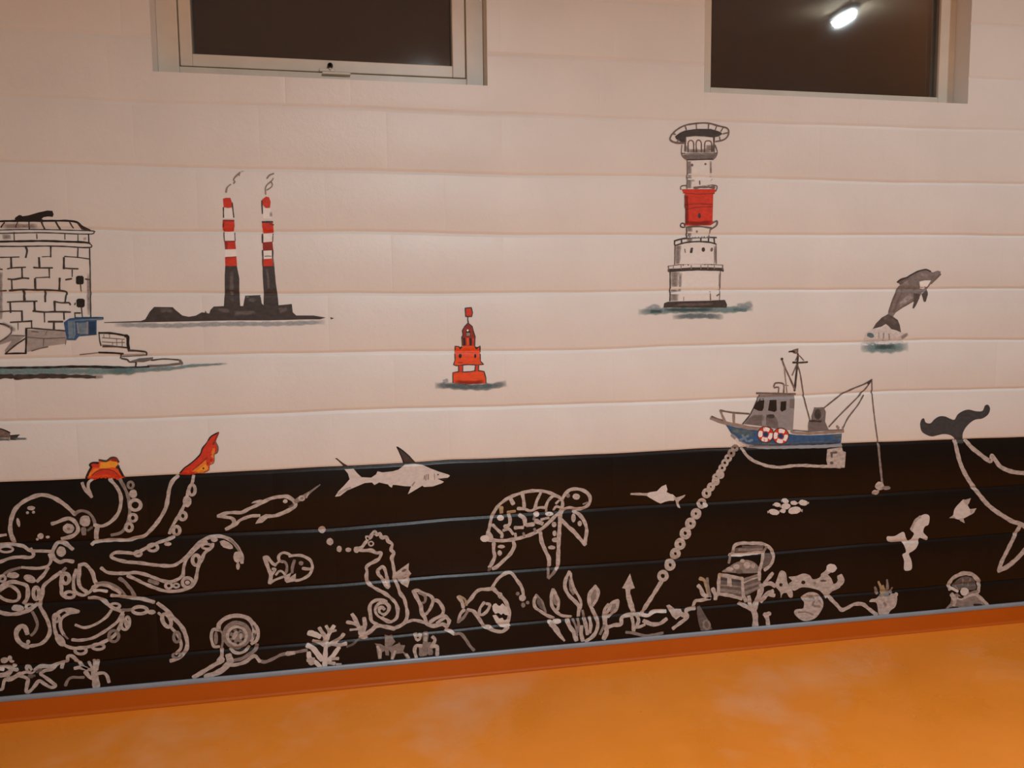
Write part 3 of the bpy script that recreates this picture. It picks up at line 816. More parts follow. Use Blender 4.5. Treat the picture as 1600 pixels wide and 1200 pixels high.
part('lantern_room'); P("412 345 630 335 840 350 845 595 405 600", 'cream'); S("408 350 402 560", 26, 'umber'); S("852 350 850 565", 34, 'umber')
for s in ("452 570 450 430 490 395 532 430 535 570", "580 570 575 430 610 390 652 430 655 570", "705 570 712 430 760 402 812 430 820 570"): S(s, 23, 'umber')
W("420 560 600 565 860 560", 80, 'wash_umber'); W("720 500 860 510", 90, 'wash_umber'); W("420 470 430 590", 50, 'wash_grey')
part('helicopter_deck'); P("245 330 320 275 400 240 580 215 800 215 920 250 990 290 930 330 860 345 865 420 840 420 840 350 700 330 560 325 410 340 400 432 330 412 260 370", 'charcoal')
sub('railing'); S("190 310 270 230 400 160 560 130 700 120 800 130 900 160 980 180 1060 205 1085 260 1060 340 990 390 880 412", 23, 'umber'); S("190 305 168 380 240 425 350 435 395 430", 28, 'umber')
for s in ("400 160 422 225", "575 130 582 212", "772 130 766 212", "900 165 875 225", "1000 190 960 255", "1080 270 1000 290", "215 290 250 300", "950 395 940 340", "270 430 300 380"): S(s, 18, 'umber')

# ---- dolphin
motif('painted_dolphin', 'grey dolphin leaping from a splash, painted at the right', 'painted dolphin')
T(1330, 410, 8)
part('splash'); P("150 960 180 880 260 832 340 832 440 788 520 850 620 880 710 880 690 930 640 960 665 1002 400 1012 200 1002", 'wash_white', alpha=.9); E(240, 910, 46, 30, 'wash_slate', 20); S("405 890 400 970", 24, 'wash_grey'); S("470 895 478 960", 22, 'wash_grey'); S("345 880 345 940", 16, 'wash_grey'); W("620 950 710 890", 50, 'wash_grey')
part('water'); W("110 1055 300 1068 420 1075 560 1065 720 1048", 130, 'wash_teal', ends=.22); W("280 1050 420 1055 560 1048", 70, 'wash_darkteal', ends=.3)
part('body')
P("455 650 480 560 510 460 560 350 610 280 640 200 700 185 760 150 840 110 930 90 980 110 1020 125 1080 102 1118 115 1110 150 1060 200 1000 260 960 320 940 350 880 380 860 420 780 480 700 520 620 570 560 620 520 680", 'dolphin')
P("610 500 680 420 740 390 770 440 700 495 600 560", 'wash_pale', alpha=1.3); W("640 260 720 260", 70, 'wash_pale'); W("860 150 960 170", 60, 'wash_pale')
S("470 620 500 520 560 380 600 300", 20, 'umber'); S("530 620 560 540 600 440 640 350", 30, 'umber'); S("560 615 640 560 780 480", 15, 'umber'); S("700 185 760 150 840 110 930 90 990 112", 18, 'charcoal')
P("850 240 920 225 995 225 950 300 910 335 860 325", 'offwhite'); S("1000 260 1060 200 1112 150", 24, 'umber')
part('dorsal_fin'); P("612 282 575 245 600 215 660 195 720 185 690 230", 'umber'); S("578 246 620 215 700 188", 22, 'charcoal')
part('flipper'); P("780 380 860 400 850 450 810 535 780 578 764 570 780 500", 'stone')
part('flipper'); P("875 395 952 335 957 400 930 492 905 492 892 440", 'stone')
part('tail_fluke'); P("455 648 520 676 580 720 605 780 622 875 570 850 500 832 460 790 432 768 380 800 265 832 310 760 380 690", 'stone'); W("380 730 480 700 560 780", 70, 'wash_grey')

# ---- fishing boat
motif('painted_fishing_boat', 'blue and grey fishing boat with two lifebuoys painted on the waterline', 'painted boat')
T(1100, 600, 8)
part('hull', 'blue hull')
P("270 508 400 540 560 570 700 582 860 602 1060 622 1150 636 1300 642 1450 637 1600 628 1722 618 1712 745 1500 755 1300 762 1000 775 700 775 560 765 470 735 400 685 340 620", 'blue'); W("320 560 450 600 640 620", 90, 'wash_slate'); P("1600 628 1722 618 1716 700 1620 690", 'wash_slate', alpha=.8); W("560 740 900 750 1300 735 1690 720", 40, 'wash_slate')
S("350 640 410 690 480 745 560 775 700 790 900 792 1100 788 1300 785 1500 780 1715 765", 38, 'cabin'); S("400 690 470 750 560 785", 30, 'bright')
S("445 705 550 650", 30, 'steelblue'); S("480 640 535 715", 28, 'steelblue'); S("560 715 600 700", 30, 'steelblue')
part('gunwale'); S("90 425 170 457 280 490 400 512 560 545 700 560 850 580", 42, 'taupe', jit=.06); S("95 405 170 435 260 460", 18, 'umber'); S("1090 590 1150 612 1300 617 1450 612 1600 602 1722 592", 32, 'taupe'); S("1100 575 1300 590 1500 580 1722 572", 14, 'umber')
part('bow_rail'); S("205 330 230 400 260 465", 32, 'taupe'); S("370 360 372 485", 36, 'taupe'); S("205 330 350 355 560 372", 22, 'umber')
part('cabin')
P("480 500 580 370 620 280 690 130 1135 130 1128 300 1110 580 900 562 700 525", 'cabin'); P("500 495 560 430 620 385 780 380 900 410 925 480 930 560 700 522", 'grey'); E(830, 405, 55, 30, 'charcoal'); W("600 440 760 430 900 470", 60, 'wash_grey'); S("482 498 580 372 690 140", 13, 'softink'); P("1070 190 1132 185 1125 305 1068 300", 'wash_grey', alpha=.8)
S("655 115 800 116 1140 125", 22, 'umber')
sub('window'); P("612 302 650 240 695 185 755 180 745 300 725 338 680 335", 'ink')
sub('window'); P("798 330 820 200 905 198 908 330 880 350", 'ink')
sub('window'); P("950 320 958 220 1028 213 1024 320 970 347", 'ink')
def buoy_ring(cx, cy, r):
    part('lifebuoy', 'red and white lifebuoy')
    R(cx, cy, r + 22, r + 22, 64, 'red')
    E(cx, cy, r - 40, r - 40, 'navy')
    for a in (20, 100, 185, 280):
        p = []
        for q in (-17, 0, 17): p += [cx + r * math.cos(math.radians(a + q)), cy + r * math.sin(math.radians(a + q))]
        S(p, 50, 'offwhite')
    S(ell(cx, cy, r + 34, r + 34, 0, 16), 9, 'softink', closed=True)
buoy_ring(768, 630, 66); buoy_ring(958, 650, 66)
part('winch'); P("1298 592 1300 480 1338 452 1340 400 1370 312 1500 298 1522 350 1512 470 1562 582", 'grey'); E(1420, 380, 44, 66, 'charcoal'); S("1318 460 1460 466", 22, 'softink'); S("1375 300 1505 298", 14, 'umber'); W("1470 330 1480 450", 50, 'wash_light'); W("1310 500 1320 580", 60, 'wash_light')
T(1200, 530, 8)
part('mast'); S("372 190 365 300 348 480 330 640", 24, 'softink'); S("370 330 400 430 430 620 460 780 500 930 522 1010", 18, 'umber'); S("360 310 300 450", 17, 'umber'); S("310 290 400 292 490 285", 18, 'softink'); S("340 265 378 200 445 265", 12, 'umber')
part('mast'); S("170 240 200 330 260 460 332 625", 20, 'umber'); S("200 330 215 480 235 670", 15, 'taupe'); E(172, 248, 18, 18, 'softink')
part('flag'); P("260 156 320 128 378 112 376 178 340 182 300 165", 'umber'); S("262 156 300 150 330 160", 14, 'ink'); E(348, 150, 14, 10, 'taupe')
part('radar'); S("70 590 95 548 190 560 195 660", 19, 'umber'); S("75 605 130 602 128 660", 17, 'umber'); S("190 570 250 580", 12, 'taupe')
part('crane'); S("1295 505 1200 560 1050 622 900 700 705 852", 19, 'umber'); S("1290 512 1230 600 1100 742 900 942 760 1092", 19, 'umber'); S("1190 700 1120 822 1000 980 932 1115", 19, 'umber'); P("1235 545 1295 495 1305 515 1250 575", 'softink'); S("860 1085 880 1110", 26, 'taupe'); S("930 1100 940 1160", 20, 'taupe')
part('fishing_line'); S("1295 512 1300 700 1320 900 1345 1100 1374 1300", 16, 'umber'); S("1376 1310 1395 1520 1424 1800", 30, 'faint'); T(1180, 670, 6.6667); E(1292, 595, 46, 46, 'chalk'); E(1252, 662, 40, 26, 'chalk'); E(1362, 615, 46, 22, 'faint')
T(1100, 600, 8)
part('keel', 'white keel line on the black'); S("470 800 530 890 620 960 720 1000 800 1025 950 1040 1100 1022 1250 1017 1400 1026 1600 1030 1700 1035", 38, 'chalk')
T(1180, 670, 6.6667)
part('rudder'); P("748 212 900 190 912 232 942 242 930 405 760 405 738 330", 'chalk'); S("785 250 845 246", 20, 'dim'); S("795 250 795 290", 24, 'dim'); E(795, 355, 18, 16, 'dim')

# ---- whale
motif('painted_whale', 'white whale outline with dark tail raised above the waterline at the right edge', 'painted whale')
T(1400, 600, 8)
part('tail_fluke', 'dark slate tail fluke')
P("300 500 320 440 350 430 370 480 430 490 480 440 540 405 610 405 680 435 730 445 770 380 840 335 910 320 1000 340 1080 335 1110 270 1150 260 1175 310 1150 380 1080 430 990 445 920 490 860 560 830 640 840 735 760 735 730 680 680 640 600 625 520 640 450 655 380 635 320 590", 'slate', smooth=True)
part('back_outline'); S("870 705 940 790 1040 870 1130 940 1185 962 1192 892 1240 950 1300 1030 1400 1080 1500 1105 1640 1117 1900 1150 2200 1265 2430 1450 2560 1680 2580 1920 2500 2110", 50, 'chalk', jit=.08)
part('belly_outline'); S("735 712 760 830 790 950 840 1080 920 1220 1000 1330 1120 1480 1220 1570 1340 1650 1460 1720 1570 1755 1700 1860 1880 2010 2100 2130 2330 2170 2500 2110", 52, 'chalk', jit=.08)
part('flipper'); T(1400, 750, 8); S("1555 560 1500 660 1440 780 1380 900 1320 1020 1285 1125", 54, 'chalk', jit=.08); S("1285 1128 1380 1088 1480 1010 1560 930 1640 830 1720 690", 60, 'chalk', jit=.08)

# ---- shark
motif('painted_shark', 'white shark with dark fins breaking the painted waterline', 'painted shark')
T(510, 680, 8)
part('body')
P("225 425 340 420 390 480 440 525 560 530 620 490 640 450 700 465 830 450 900 430 980 370 1100 360 1200 370 1300 415 1420 460 1520 490 1545 505 1520 530 1390 545 1470 582 1440 602 1330 640 1220 647 1200 630 1100 690 1018 738 1050 662 1060 640 980 637 870 622 830 620 818 655 790 640 770 615 660 590 600 622 570 590 480 597 380 640 260 690 170 760 108 768 150 700 230 620 290 550 270 480", 'bright')
W("1065 640 1110 575", 26, 'wash_grey'); S("150 735 220 690 300 660", 30, 'chalk')
for s in ("1228 505 1222 550", "1248 495 1242 562", "1272 490 1272 552"): S(s, 11, 'umber')
S("1350 480 1352 560", 7, 'umber'); sub('eye'); E(1395, 492, 11, 9, 'ink'); sub('mouth'); P("1385 546 1440 540 1535 530 1480 560 1430 556", 'ink')
part('dorsal_fin'); P("878 142 960 200 1040 270 1100 330 1108 352 968 352 940 270 910 190", 'charcoal'); S("972 350 940 270 905 190 880 145 960 198 1040 268 1105 345", 15, 'ink', smooth=False)
part('tail_fin'); P("108 288 130 285 200 340 270 385 295 408 228 410 190 362 150 322", 'softink')

# ================================================================== below the waterline
def K(cx, cy, rx, ry, w=0, mat='chalk', rot=0):
    sub('sucker')
    if w: R(cx, cy, rx, ry, w, mat, rot)
    else: E(cx, cy, rx, ry, mat, rot)
motif('painted_octopus', 'large white outline octopus with two orange tentacle tips above the waterline', 'painted octopus')
T(0, 700, 8)
part('head')
S("175 1170 135 1060 130 960 150 860 195 760 280 680 380 625 480 590 560 588 650 612 740 660 830 725 910 800 940 825", 54); S("-20 1097 70 1085", 40); S("1220 985 1205 1060 1205 1130", 55)
for e in ((390, 750, 50, 28, 0), (345, 808, 19, 18, 0), (420, 802, 19, 18, 0), (230, 930, 22, 58, -12), (508, 1100, 40, 36, 0), (597, 1112, 26, 18, 0), (467, 1140, 18, 18, 0)): E(e[0], e[1], e[2], e[3], 'chalk', e[4])
part('eye'); S("655 945 720 925 790 895 860 880 920 905 965 965 975 1030 930 1085 860 1115 780 1132", 50); E(858, 1005, 74, 62, 'chalk'); E(858, 1008, 20, 20, 'faint')
part('eye'); S("940 825 985 790 1040 785 1100 805 1150 850 1178 910 1188 955", 40, 'faint'); E(1065, 912, 70, 74, 'chalk'); S("1045 1010 1050 1070", 60, 'faint'); S("1150 990 1100 1030", 30, 'dim')
T(0, 850, 8)
part('eye'); S("905 60 850 15 790 -18 720 -15 685 35 655 110 680 180 750 225 820 205 910 218", 52); E(765, 95, 60, 66, 'chalk')
T(0, 700, 8)
part('tentacle')
S("1185 962 1270 975 1350 945 1430 880 1485 800 1510 700 1510 600 1480 520 1430 450 1370 390", 46); S("1150 395 1110 430 1105 500 1142 600", 38); S("1030 440 1060 510 1145 608", 42); S("1500 395 1560 500 1602 608 1622 740 1620 830 1598 930 1560 1010 1500 1062 1400 1087", 44, 'faint')
sub('tip', 'orange tentacle tip')
P("1078 388 1110 300 1140 240 1122 210 1160 183 1220 183 1260 148 1330 158 1390 122 1450 128 1482 170 1482 240 1512 300 1545 350 1555 378 1380 386", 'vermilion')
P("1085 385 1120 310 1180 260 1250 250 1160 340 1140 385", 'orange'); P("1245 250 1260 180 1340 170 1400 160 1475 180 1470 250 1400 240 1320 255", 'amber'); P("1130 215 1170 190 1240 190 1240 240 1150 245", 'red'); S("1175 372 1250 318 1320 300 1400 318 1470 372", 64, 'red'); P("1225 388 1260 352 1310 345 1355 386", 'ink')
S("1150 340 1220 288 1320 264 1420 288 1485 345", 15, 'deepred'); S("1075 388 1110 300 1142 240 1124 210 1160 184 1225 186", 24, 'ink'); S("1245 150 1330 162 1390 124 1450 128 1482 172", 24, 'softink'); E(1432, 148, 48, 22, 'deepred'); S("1480 225 1465 245", 30, 'softink'); S("1482 240 1512 300 1555 378", 26, 'ink')
T(200, 700, 8)
K(34, 462, 46, 52, 34, 'faint'); K(66, 572, 50, 54); K(92, 712, 84, 80, 46); K(62, 872, 58, 58, 40); K(14, 990, 56, 62, 42)
part('tentacle')
S("620 352 560 410 520 500 500 620 475 740 420 850 350 950 280 1030 200 1100 100 1122 0 1150 -200 1150 -400 1172 -445 1200", 50); S("818 352 805 430 760 520 735 620 700 720 650 820 600 900 560 970 520 1062", 42)
T(200, 850, 8); S("570 -88 480 -50 380 -20 300 20 220 52 150 90 80 115 0 108 -150 105 -210 150 -150 190 -20 222", 45)
sub('tip', 'orange tentacle tip')
T(260, 660, 12)
P("258 985 262 955 340 850 430 790 560 680 640 590 680 480 760 380 840 258 980 185 962 260 932 350 965 460 962 562 905 592 895 700 885 772 815 800 805 900 720 942 560 962 420 988", 'red')
P("430 962 520 880 640 790 740 700 830 620 870 480 915 480 905 590 885 765 805 795 795 900 700 940 560 955", 'orange'); P("520 945 640 850 740 780 790 790 780 880 700 930", 'amber'); P("285 975 340 920 430 890 520 880 420 965", 'vermilion')
S("256 952 340 853 430 790 560 680 640 590 680 480 760 380 840 262 978 188", 22, 'ink'); S("490 895 640 775 760 665 845 600", 20, 'deepred'); S("975 195 945 275 905 350 880 410", 32, 'deepred'); S("925 370 968 470 955 562 900 592", 26, 'umber'); S("897 600 892 745 825 790", 16, 'umber'); S("800 800 800 890 700 940", 12, 'umber'); E(695, 860, 18, 18, 'ink'); E(782, 770, 22, 14, 'deepred'); E(835, 700, 20, 24, 'deepred')
T(200, 700, 8)
K(800, 522, 54, 80, 40); K(738, 668, 56, 72); K(685, 848, 58, 62, 44); K(608, 1032, 56, 68, 44)
T(200, 850, 8); K(310, 42, 76, 58, 40); K(125, 118, 55, 42, 34); K(500, -2, 46, 26)
part('tentacle')
S("-20 222 150 235 350 262 550 270 640 230 720 170 800 80 870 0 960 -60 1060 -95 1160 -95 1260 -65 1330 -10 1390 70 1425 160 1425 230", 46); S("-330 300 -260 350 -150 365 0 362 100 355 220 380 330 420 440 460 540 470 640 430 690 380", 46, 'chalk')
S("0 395 100 440 200 490 320 540 440 580 560 590 680 575 780 540 840 470 860 380 880 280 920 200 960 110 1050 40 1060 0", 44); S("690 400 700 280 740 180 820 90 900 20 980 -30", 40); S("270 455 370 490", 52, 'faint'); S("1270 -60 1340 0 1390 80", 26, 'faint')
K(745, 480, 80, 74, 44); K(745, 480, 30, 28, 0); K(852, 200, 62, 80, 48); K(985, 28, 70, 42, 34); K(510, 520, 52, 46, 34); K(605, 518, 44, 34, 28); K(1232, 10, 92, 42, 0, 'chalk', 28); K(1370, 160, 54, 72); K(1375, 275, 24, 46); K(1080, -58, 44, 32)
T(0, 850, 8)
part('tentacle')
S("-240 120 -150 45 -20 12 100 0 200 10 300 30 360 70 420 85 520 85 650 92", 45); S("390 60 422 130 380 165 250 160 130 175 -20 228 -130 225 -240 120", 45); K(80, 65, 95, 46, 32)
part('tentacle')
S("620 130 640 200 600 270 500 300 400 300 280 290", 40); S("250 295 130 330 60 370 -20 455", 38, 'faint'); S("600 300 550 380 470 462", 46); S("-20 842 -90 760 -100 650 -10 562 60 500 160 470 260 490 335 520 352 600 340 680 300 742", 52); S("-10 592 60 540 130 522 200 560 242 620 230 690 160 715 60 692 -10 648 -60 620 -10 592", 42); S("-20 842 80 870 200 872 320 842 400 800 462 750", 54)
K(165, 390, 78, 40); K(375, 430, 80, 46, 0, 'chalk', 25); K(30, 430, 52, 48, 34); K(455, 612, 54, 92, 50); K(372, 782, 58, 42, 36); K(222, 802, 82, 40)
part('tentacle')
S("820 300 790 335", 40, 'faint'); S("760 350 640 440 550 520 532 620 512 700 502 772 550 860 600 960 626 1060 616 1130 570 1200 500 1250 390 1272", 48); S("410 850 450 930 470 1010 440 1090 395 1137", 40, 'faint'); S("342 1112 322 1052 290 1022 240 1042 206 1110 222 1190 280 1250 352 1282", 62); K(355, 1222, 26, 28)
part('tentacle')
S("775 390 762 470 772 540 776 620 830 668", 46); S("955 320 930 400 920 480 930 570 980 620 1050 637 1120 600 1170 540", 42); S("1170 545 1250 502 1350 512 1450 562 1505 605", 60); S("1000 260 990 360 985 460 1010 540 1080 592", 50); S("1000 260 1060 250 1110 290 1160 360 1185 450 1215 505", 50); S("1210 490 1330 478 1420 512 1500 560 1580 650", 34, 'faint'); S("1180 582 1240 575 1335 588", 42, 'bright')
K(822, 430, 66, 80, 52); K(872, 632, 76, 54, 44)
part('tentacle')
S("1120 672 1200 670 1290 700 1350 750 1420 800 1510 832", 52); S("1390 830 1340 900 1250 970 1150 1020 1050 1042 950 1010", 38); S("1550 820 1485 950 1380 1040 1260 1120 1150 1175 1000 1200 910 1193", 42)
S("1540 880 1505 1020 1440 1130 1340 1200 1200 1260 1060 1290 930 1300 820 1265 750 1200 700 1110 680 1000 690 920 730 860 800 822 900 815 980 842", 46); S("980 842 880 862 800 902 762 960 762 1050 800 1130", 40); E(905, 836, 90, 32, 'chalk'); S("800 1130 850 1180", 24, 'faint')
K(1440, 772, 72, 44, 36); K(705, 920, 50, 64, 34); K(755, 1200, 46, 84, 34, 'chalk', -35); K(1010, 1330, 84, 56, 40); K(1228, 1280, 90, 48, 38); K(1425, 1148, 76, 84, 40, 'faint'); K(1565, 1010, 60, 70, 38)
part('tentacle')
S("1500 430 1560 470 1610 530 1645 570 1680 640", 48, 'faint')
T(200, 850, 8)
S("-200 640 -100 650 0 665 100 675 200 690 320 722", 50); S("378 742 480 820 560 910 640 990 700 1080 738 1200 736 1300 690 1370 620 1430 540 1455", 52); S("550 1050 620 1130 662 1220 660 1300 600 1372", 40); S("385 860 420 890", 36); S("-60 820 0 822 50 815", 40, 'faint')
K(150, 825, 108, 60, 46); K(295, 848, 52, 30); K(485, 952, 66, 104, 52, 'chalk', -25); K(612, 1160, 52, 76, 38, 'faint'); K(615, 1392, 68, 38, 30, 'faint'); K(-2, 972, 40, 80, 34)

# ---- starfish and the coral beside it
motif('painted_starfish', 'white outline starfish at the bottom left corner of the mural', 'painted starfish')
T(0, 970, 8)
part('outline'); S("240 680 320 640 400 642 450 600 520 570 640 570 710 542 650 600 560 622 510 660 560 700 640 760 692 808 640 832 560 790 490 750 430 820 370 882 328 880 342 790 350 730 300 700", 46, closed=True)
part('spots'); E(465, 635, 22, 20, 'dim'); E(430, 685, 18, 16, 'dim'); E(385, 690, 40, 30, 'dim'); E(500, 615, 30, 20, 'dim')
motif('painted_coral', 'clump of bushy white coral left of the starfish, at the picture edge', 'painted coral', 'painted corals')
part('branch'); S("0 580 80 572 150 600 205 612", 50); E(55, 492, 48, 38, 'chalk'); E(125, 468, 30, 36, 'chalk'); E(150, 505, 30, 18, 'chalk'); E(180, 558, 30, 24, 'bright'); E(212, 610, 24, 24, 'chalk'); S("0 600 40 610", 40, 'bright')
part('branch'); S("10 680 100 660 150 605", 66); S("95 640 105 710 60 740 42 800 30 850 -10 862", 40); S("100 730 160 715 250 662", 62)
motif('painted_coral', 'spindly white coral between the starfish and the diving helmet', 'painted coral', 'painted corals')
part('trunk'); S("1205 822 1195 740 1185 680 1172 600", 88)
for s, w in (("940 592 1000 582 1080 602 1150 612", 48), ("1105 518 1155 585", 36), ("1178 490 1185 575", 40), ("1225 492 1212 605", 40), ("1072 640 1120 700 1175 722", 56), ("1235 655 1300 652 1340 690 1362 762", 44)):
    part('branch'); S(s, w)
part('branch'); S("820 805 850 740 900 706 980 706 1045 706", 38, 'faint')

# ---- narwhal
motif('painted_narwhal', 'white outline narwhal with a long spiral tusk', 'painted narwhal')
T(330, 740, 8)
part('body'); S("90 530 180 495 280 485 380 485 470 440 560 400 660 350 740 312 830 290", 46); S("850 290 940 285 1010 320 1052 370 1046 410 1000 442 900 490 800 525 720 532", 50); S("600 524 500 530 420 555 350 590 300 640 190 692", 42); S("90 530 200 545 260 560 288 600 260 650 190 692", 46); W("960 420 1010 400 1030 370", 40, 'wash_grey')
part('dorsal_fin'); P("500 372 530 345 610 325 700 332 660 360 600 385 560 368", 'chalk')
part('flipper'); P("552 628 570 590 605 545 680 505 748 510 700 562 640 612", 'chalk')
part('eye'); E(925, 345, 30, 26, 'chalk')
part('tusk'); S("1060 345 1130 300 1200 258 1270 205 1360 138", 62, 'faint', w2=14); R(1132, 308, 40, 34, 22, 'chalk'); S("1190 300 1220 240", 20, 'chalk')

# ---- round fish
motif('painted_fish', 'plump white striped fish outline left of the seahorse', 'painted fish')
T(400, 840, 13.3333)
part('body'); S("700 382 800 370 930 370 1040 410 1130 470 1172 570 1166 660 1120 760 1030 830 920 880 830 892", 64); S("980 640 1060 652 1150 652", 62); S("400 572 440 530 495 488", 50)
part('tail_fin'); S("172 410 230 402 290 470 350 540 405 572", 66); S("180 420 230 560 272 680 312 760 302 870 292 940", 84); S("292 940 400 880 500 840 600 805", 56); S("350 650 400 660 340 760", 60)
part('dorsal_fin'); S("560 500 490 480 470 400 510 340 580 312 660 332 735 375", 62)
part('stripe'); S("520 485 600 505 642 580 640 680 600 780", 56, 'faint')
part('stripe'); S("800 480 762 600 752 720", 66, 'faint')
part('belly_fin'); P("588 802 700 742 740 730 700 830 830 742 828 905 640 942 600 905", 'chalk'); S("420 770 480 700 540 702 600 765", 52, 'chalk')
part('eye'); E(940, 532, 50, 46, 'faint')

# ---- seahorse and its bubbles
T(490, 810, 8)
for (x, y, rx, ry, lb) in ((105, 140, 46, 46, 'highest and largest'), (205, 290, 43, 46, 'second highest'), (320, 382, 33, 40, 'third from the top'), (435, 392, 37, 28, 'nearest the snout')):
    motif('painted_bubble', f'white bubble dot rising from the seahorse, {lb}', 'painted bubble', 'bubbles of the painted seahorse'); part('dot'); E(x, y, rx, ry, 'chalk')
motif('painted_seahorse', 'white outline seahorse with curled tail blowing bubbles', 'painted seahorse')
part('belly_outline'); S("540 388 620 400 720 400 780 430 842 432 820 500 760 540 700 570 660 610 668 660 660 720 672 790 720 840 800 890 880 930 960 990 1020 1050 1045 1110 1052 1160 1045 1220 1020 1262 960 1292 890 1266 850 1240", 45, jit=.22)
part('back_outline'); S("540 385 600 362 640 310 672 270 660 230 700 242 730 200 765 165 790 207 830 185 850 237 910 235 930 282 982 322 968 390 1002 430 978 490 988 550 1000 620 1012 700 1012 760 1050 840 1080 930 1130 1000 1155 1090 1172 1180 1165 1240 1145 1290 1090 1330 1020 1368", 45, jit=.2); E(537, 390, 38, 40, 'chalk')
part('tail'); T(560, 900, 8); S("300 522 230 470 218 400 260 342 330 332 382 380 370 440 320 482 270 470 252 420 290 390 320 412", 46); S("230 602 165 560 150 480 140 400 160 340 220 302 290 300 345 322", 46)
T(490, 810, 8)
part('eye'); R(718, 315, 36, 34, 20)
part('belly_plate'); S("830 622 862 602 892 640 912 720 938 852 900 840 850 742 812 700 802 650", 42, closed=True); P("845 752 920 755 945 855 905 850", 'bright')
part('dorsal_fin'); P("1005 690 1100 620 1192 556 1186 640 1220 690 1190 730 1204 770 1176 865 1100 820 1030 742", 'chalk'); E(1130, 650, 34, 16, 'dim', -25); E(1140, 742, 46, 14, 'dim'); S("1050 745 1190 735", 14, 'bright')

# ---- whelk shell
motif('painted_shell', 'pointed spiral shell outline right of the seahorse tail', 'painted shell', 'painted shells')
T(560, 900, 8)
part('outline'); S("690 190 740 290 780 370 790 450 830 520 852 590 920 622 1000 612 1060 602 1105 635", 52); S("690 190 740 180 820 220 890 240 932 290 922 350 890 420 850 470", 42); S("930 300 990 310 1040 370 1062 430 1040 490 960 532 900 572", 46)
part('whorl'); S("760 210 832 250 832 320 802 335", 34, 'faint')
part('lip'); S("985 585 1040 545 1100 522 1132 570 1112 625", 42); S("1040 490 1090 500 1142 562", 40); S("1090 500 1060 520", 40)

# ---- diving helmet
motif('painted_diving_helmet', 'white painted diving helmet with round grille and hose', 'painted helmet')
T(280, 940, 8)
part('dome'); S("490 352 500 280 560 220 640 185 720 175 800 185 870 215 920 280 940 340 925 420 902 482", 56, jit=.06)
part('porthole'); R(722, 412, 175, 168, 58, 'faint'); R(722, 428, 132, 128, 40, 'chalk'); E(722, 430, 95, 92, 'faint'); S("560 470 620 540 720 585 820 540", 40, 'faint')
for x, y in ((670, 375), (735, 355), (775, 395), (640, 440), (792, 466), (672, 492), (735, 517)): E(x, y, 18, 17, 'ink')
E(772, 430, 20, 40, 'chalk'); E(700, 420, 26, 60, 'chalk', 25)
part('side_vent'); S("485 350 425 350 402 420 410 500 440 562 495 562", 40); S("500 350 542 400 544 500 532 562", 30, 'faint'); E(460, 455, 26, 85, 'faint')
part('side_vent'); S("930 268 972 330 988 420 962 490 910 522", 46); S("935 400 945 450", 24, 'dim'); S("925 300 950 350", 20, 'dim')
part('collar'); S("640 590 690 632 760 642 830 612 872 560", 40); S("690 732 780 712 870 662 950 602 972 540", 50, 'faint'); S("620 792 720 786 830 750 910 690 955 682 1005 742", 50); S("532 590 532 680 492 735", 50); E(535, 720, 36, 26, 'chalk'); S("620 680 640 740", 90)
part('hose'); S("540 735 440 790 340 850 240 910 185 942", 58); S("620 770 540 852 430 905 340 937", 76)

# ---- corals along the sea bed, left half
motif('painted_coral', 'bright white branching coral right of the diving helmet', 'painted coral', 'painted corals')
T(440, 930, 8)
for s, w in (("540 882 545 780 550 680 560 600", 60), ("480 892 430 840 350 780 340 722", 56), ("330 812 400 800", 50), ("500 800 440 720 390 660 330 632", 68), ("530 622 480 592 400 572", 52), ("470 512 420 490 350 472", 74), ("520 602 545 530 492 440 475 412", 50), ("560 562 600 470 650 390", 56), ("602 462 560 388", 46), ("620 452 675 440", 34), ("590 622 680 572 740 530 772 490", 52), ("640 612 720 622 802 606", 50), ("580 822 640 760 682 700 712 660", 58), ("640 792 702 790", 46), ("590 842 655 852", 50), ("690 862 738 862", 32)):
    part('branch'); S(s, w, 'chalk' if w < 55 else 'bright')
part('branch'); E(372, 842, 40, 34, 'chalk')
part('branch'); E(370, 470, 50, 34, 'bright')
motif('painted_coral', 'small fan of white fronds left of the seahorse tail', 'painted coral', 'painted corals')
for s, w in (("1010 522 980 430 920 300 885 242", 50), ("1010 492 960 390 900 352 822 336", 44), ("1020 472 1042 380 1032 290", 52), ("960 422 862 432", 34)):
    part('frond'); S(s, w)
part('base'); E(1005, 452, 48, 72, 'chalk'); E(1020, 526, 62, 28, 'bright')
motif('painted_coral', 'faint grey coral below the seahorse, left of a pair', 'painted coral', 'painted corals')
part('clump'); P("1190 690 1180 620 1160 600 1240 610 1290 640 1290 520 1285 490 1340 510 1380 490 1392 530 1422 580 1370 640 1460 600 1470 585 1490 620 1545 625 1520 700 1592 760 1605 795 1560 792 1520 722 1430 732 1402 802 1362 802 1370 722 1340 680 1342 752 1302 752 1290 692 1240 722 1252 792 1208 798", 'faint'); S("1200 640 1230 700 1230 780", 36, 'chalk'); S("1420 700 1385 790", 34, 'chalk'); S("1560 740 1590 780", 34, 'chalk')
motif('painted_coral', 'pale fingered coral below the spiral shell', 'painted coral', 'painted corals')
T(560, 900, 8)
part('body'); S("790 880 795 975", 80, 'faint'); S("885 850 900 965", 66, 'faint'); S("840 722 835 860 830 972", 66, 'faint'); S("842 720 838 800", 40, 'chalk')
part('finger'); S("722 1012 702 930 722 872 785 872", 44)
part('finger'); S("712 732 742 790 770 740", 56)
part('finger'); S("930 762 958 800 915 885", 46)
part('finger'); S("930 882 982 882 985 982", 46)

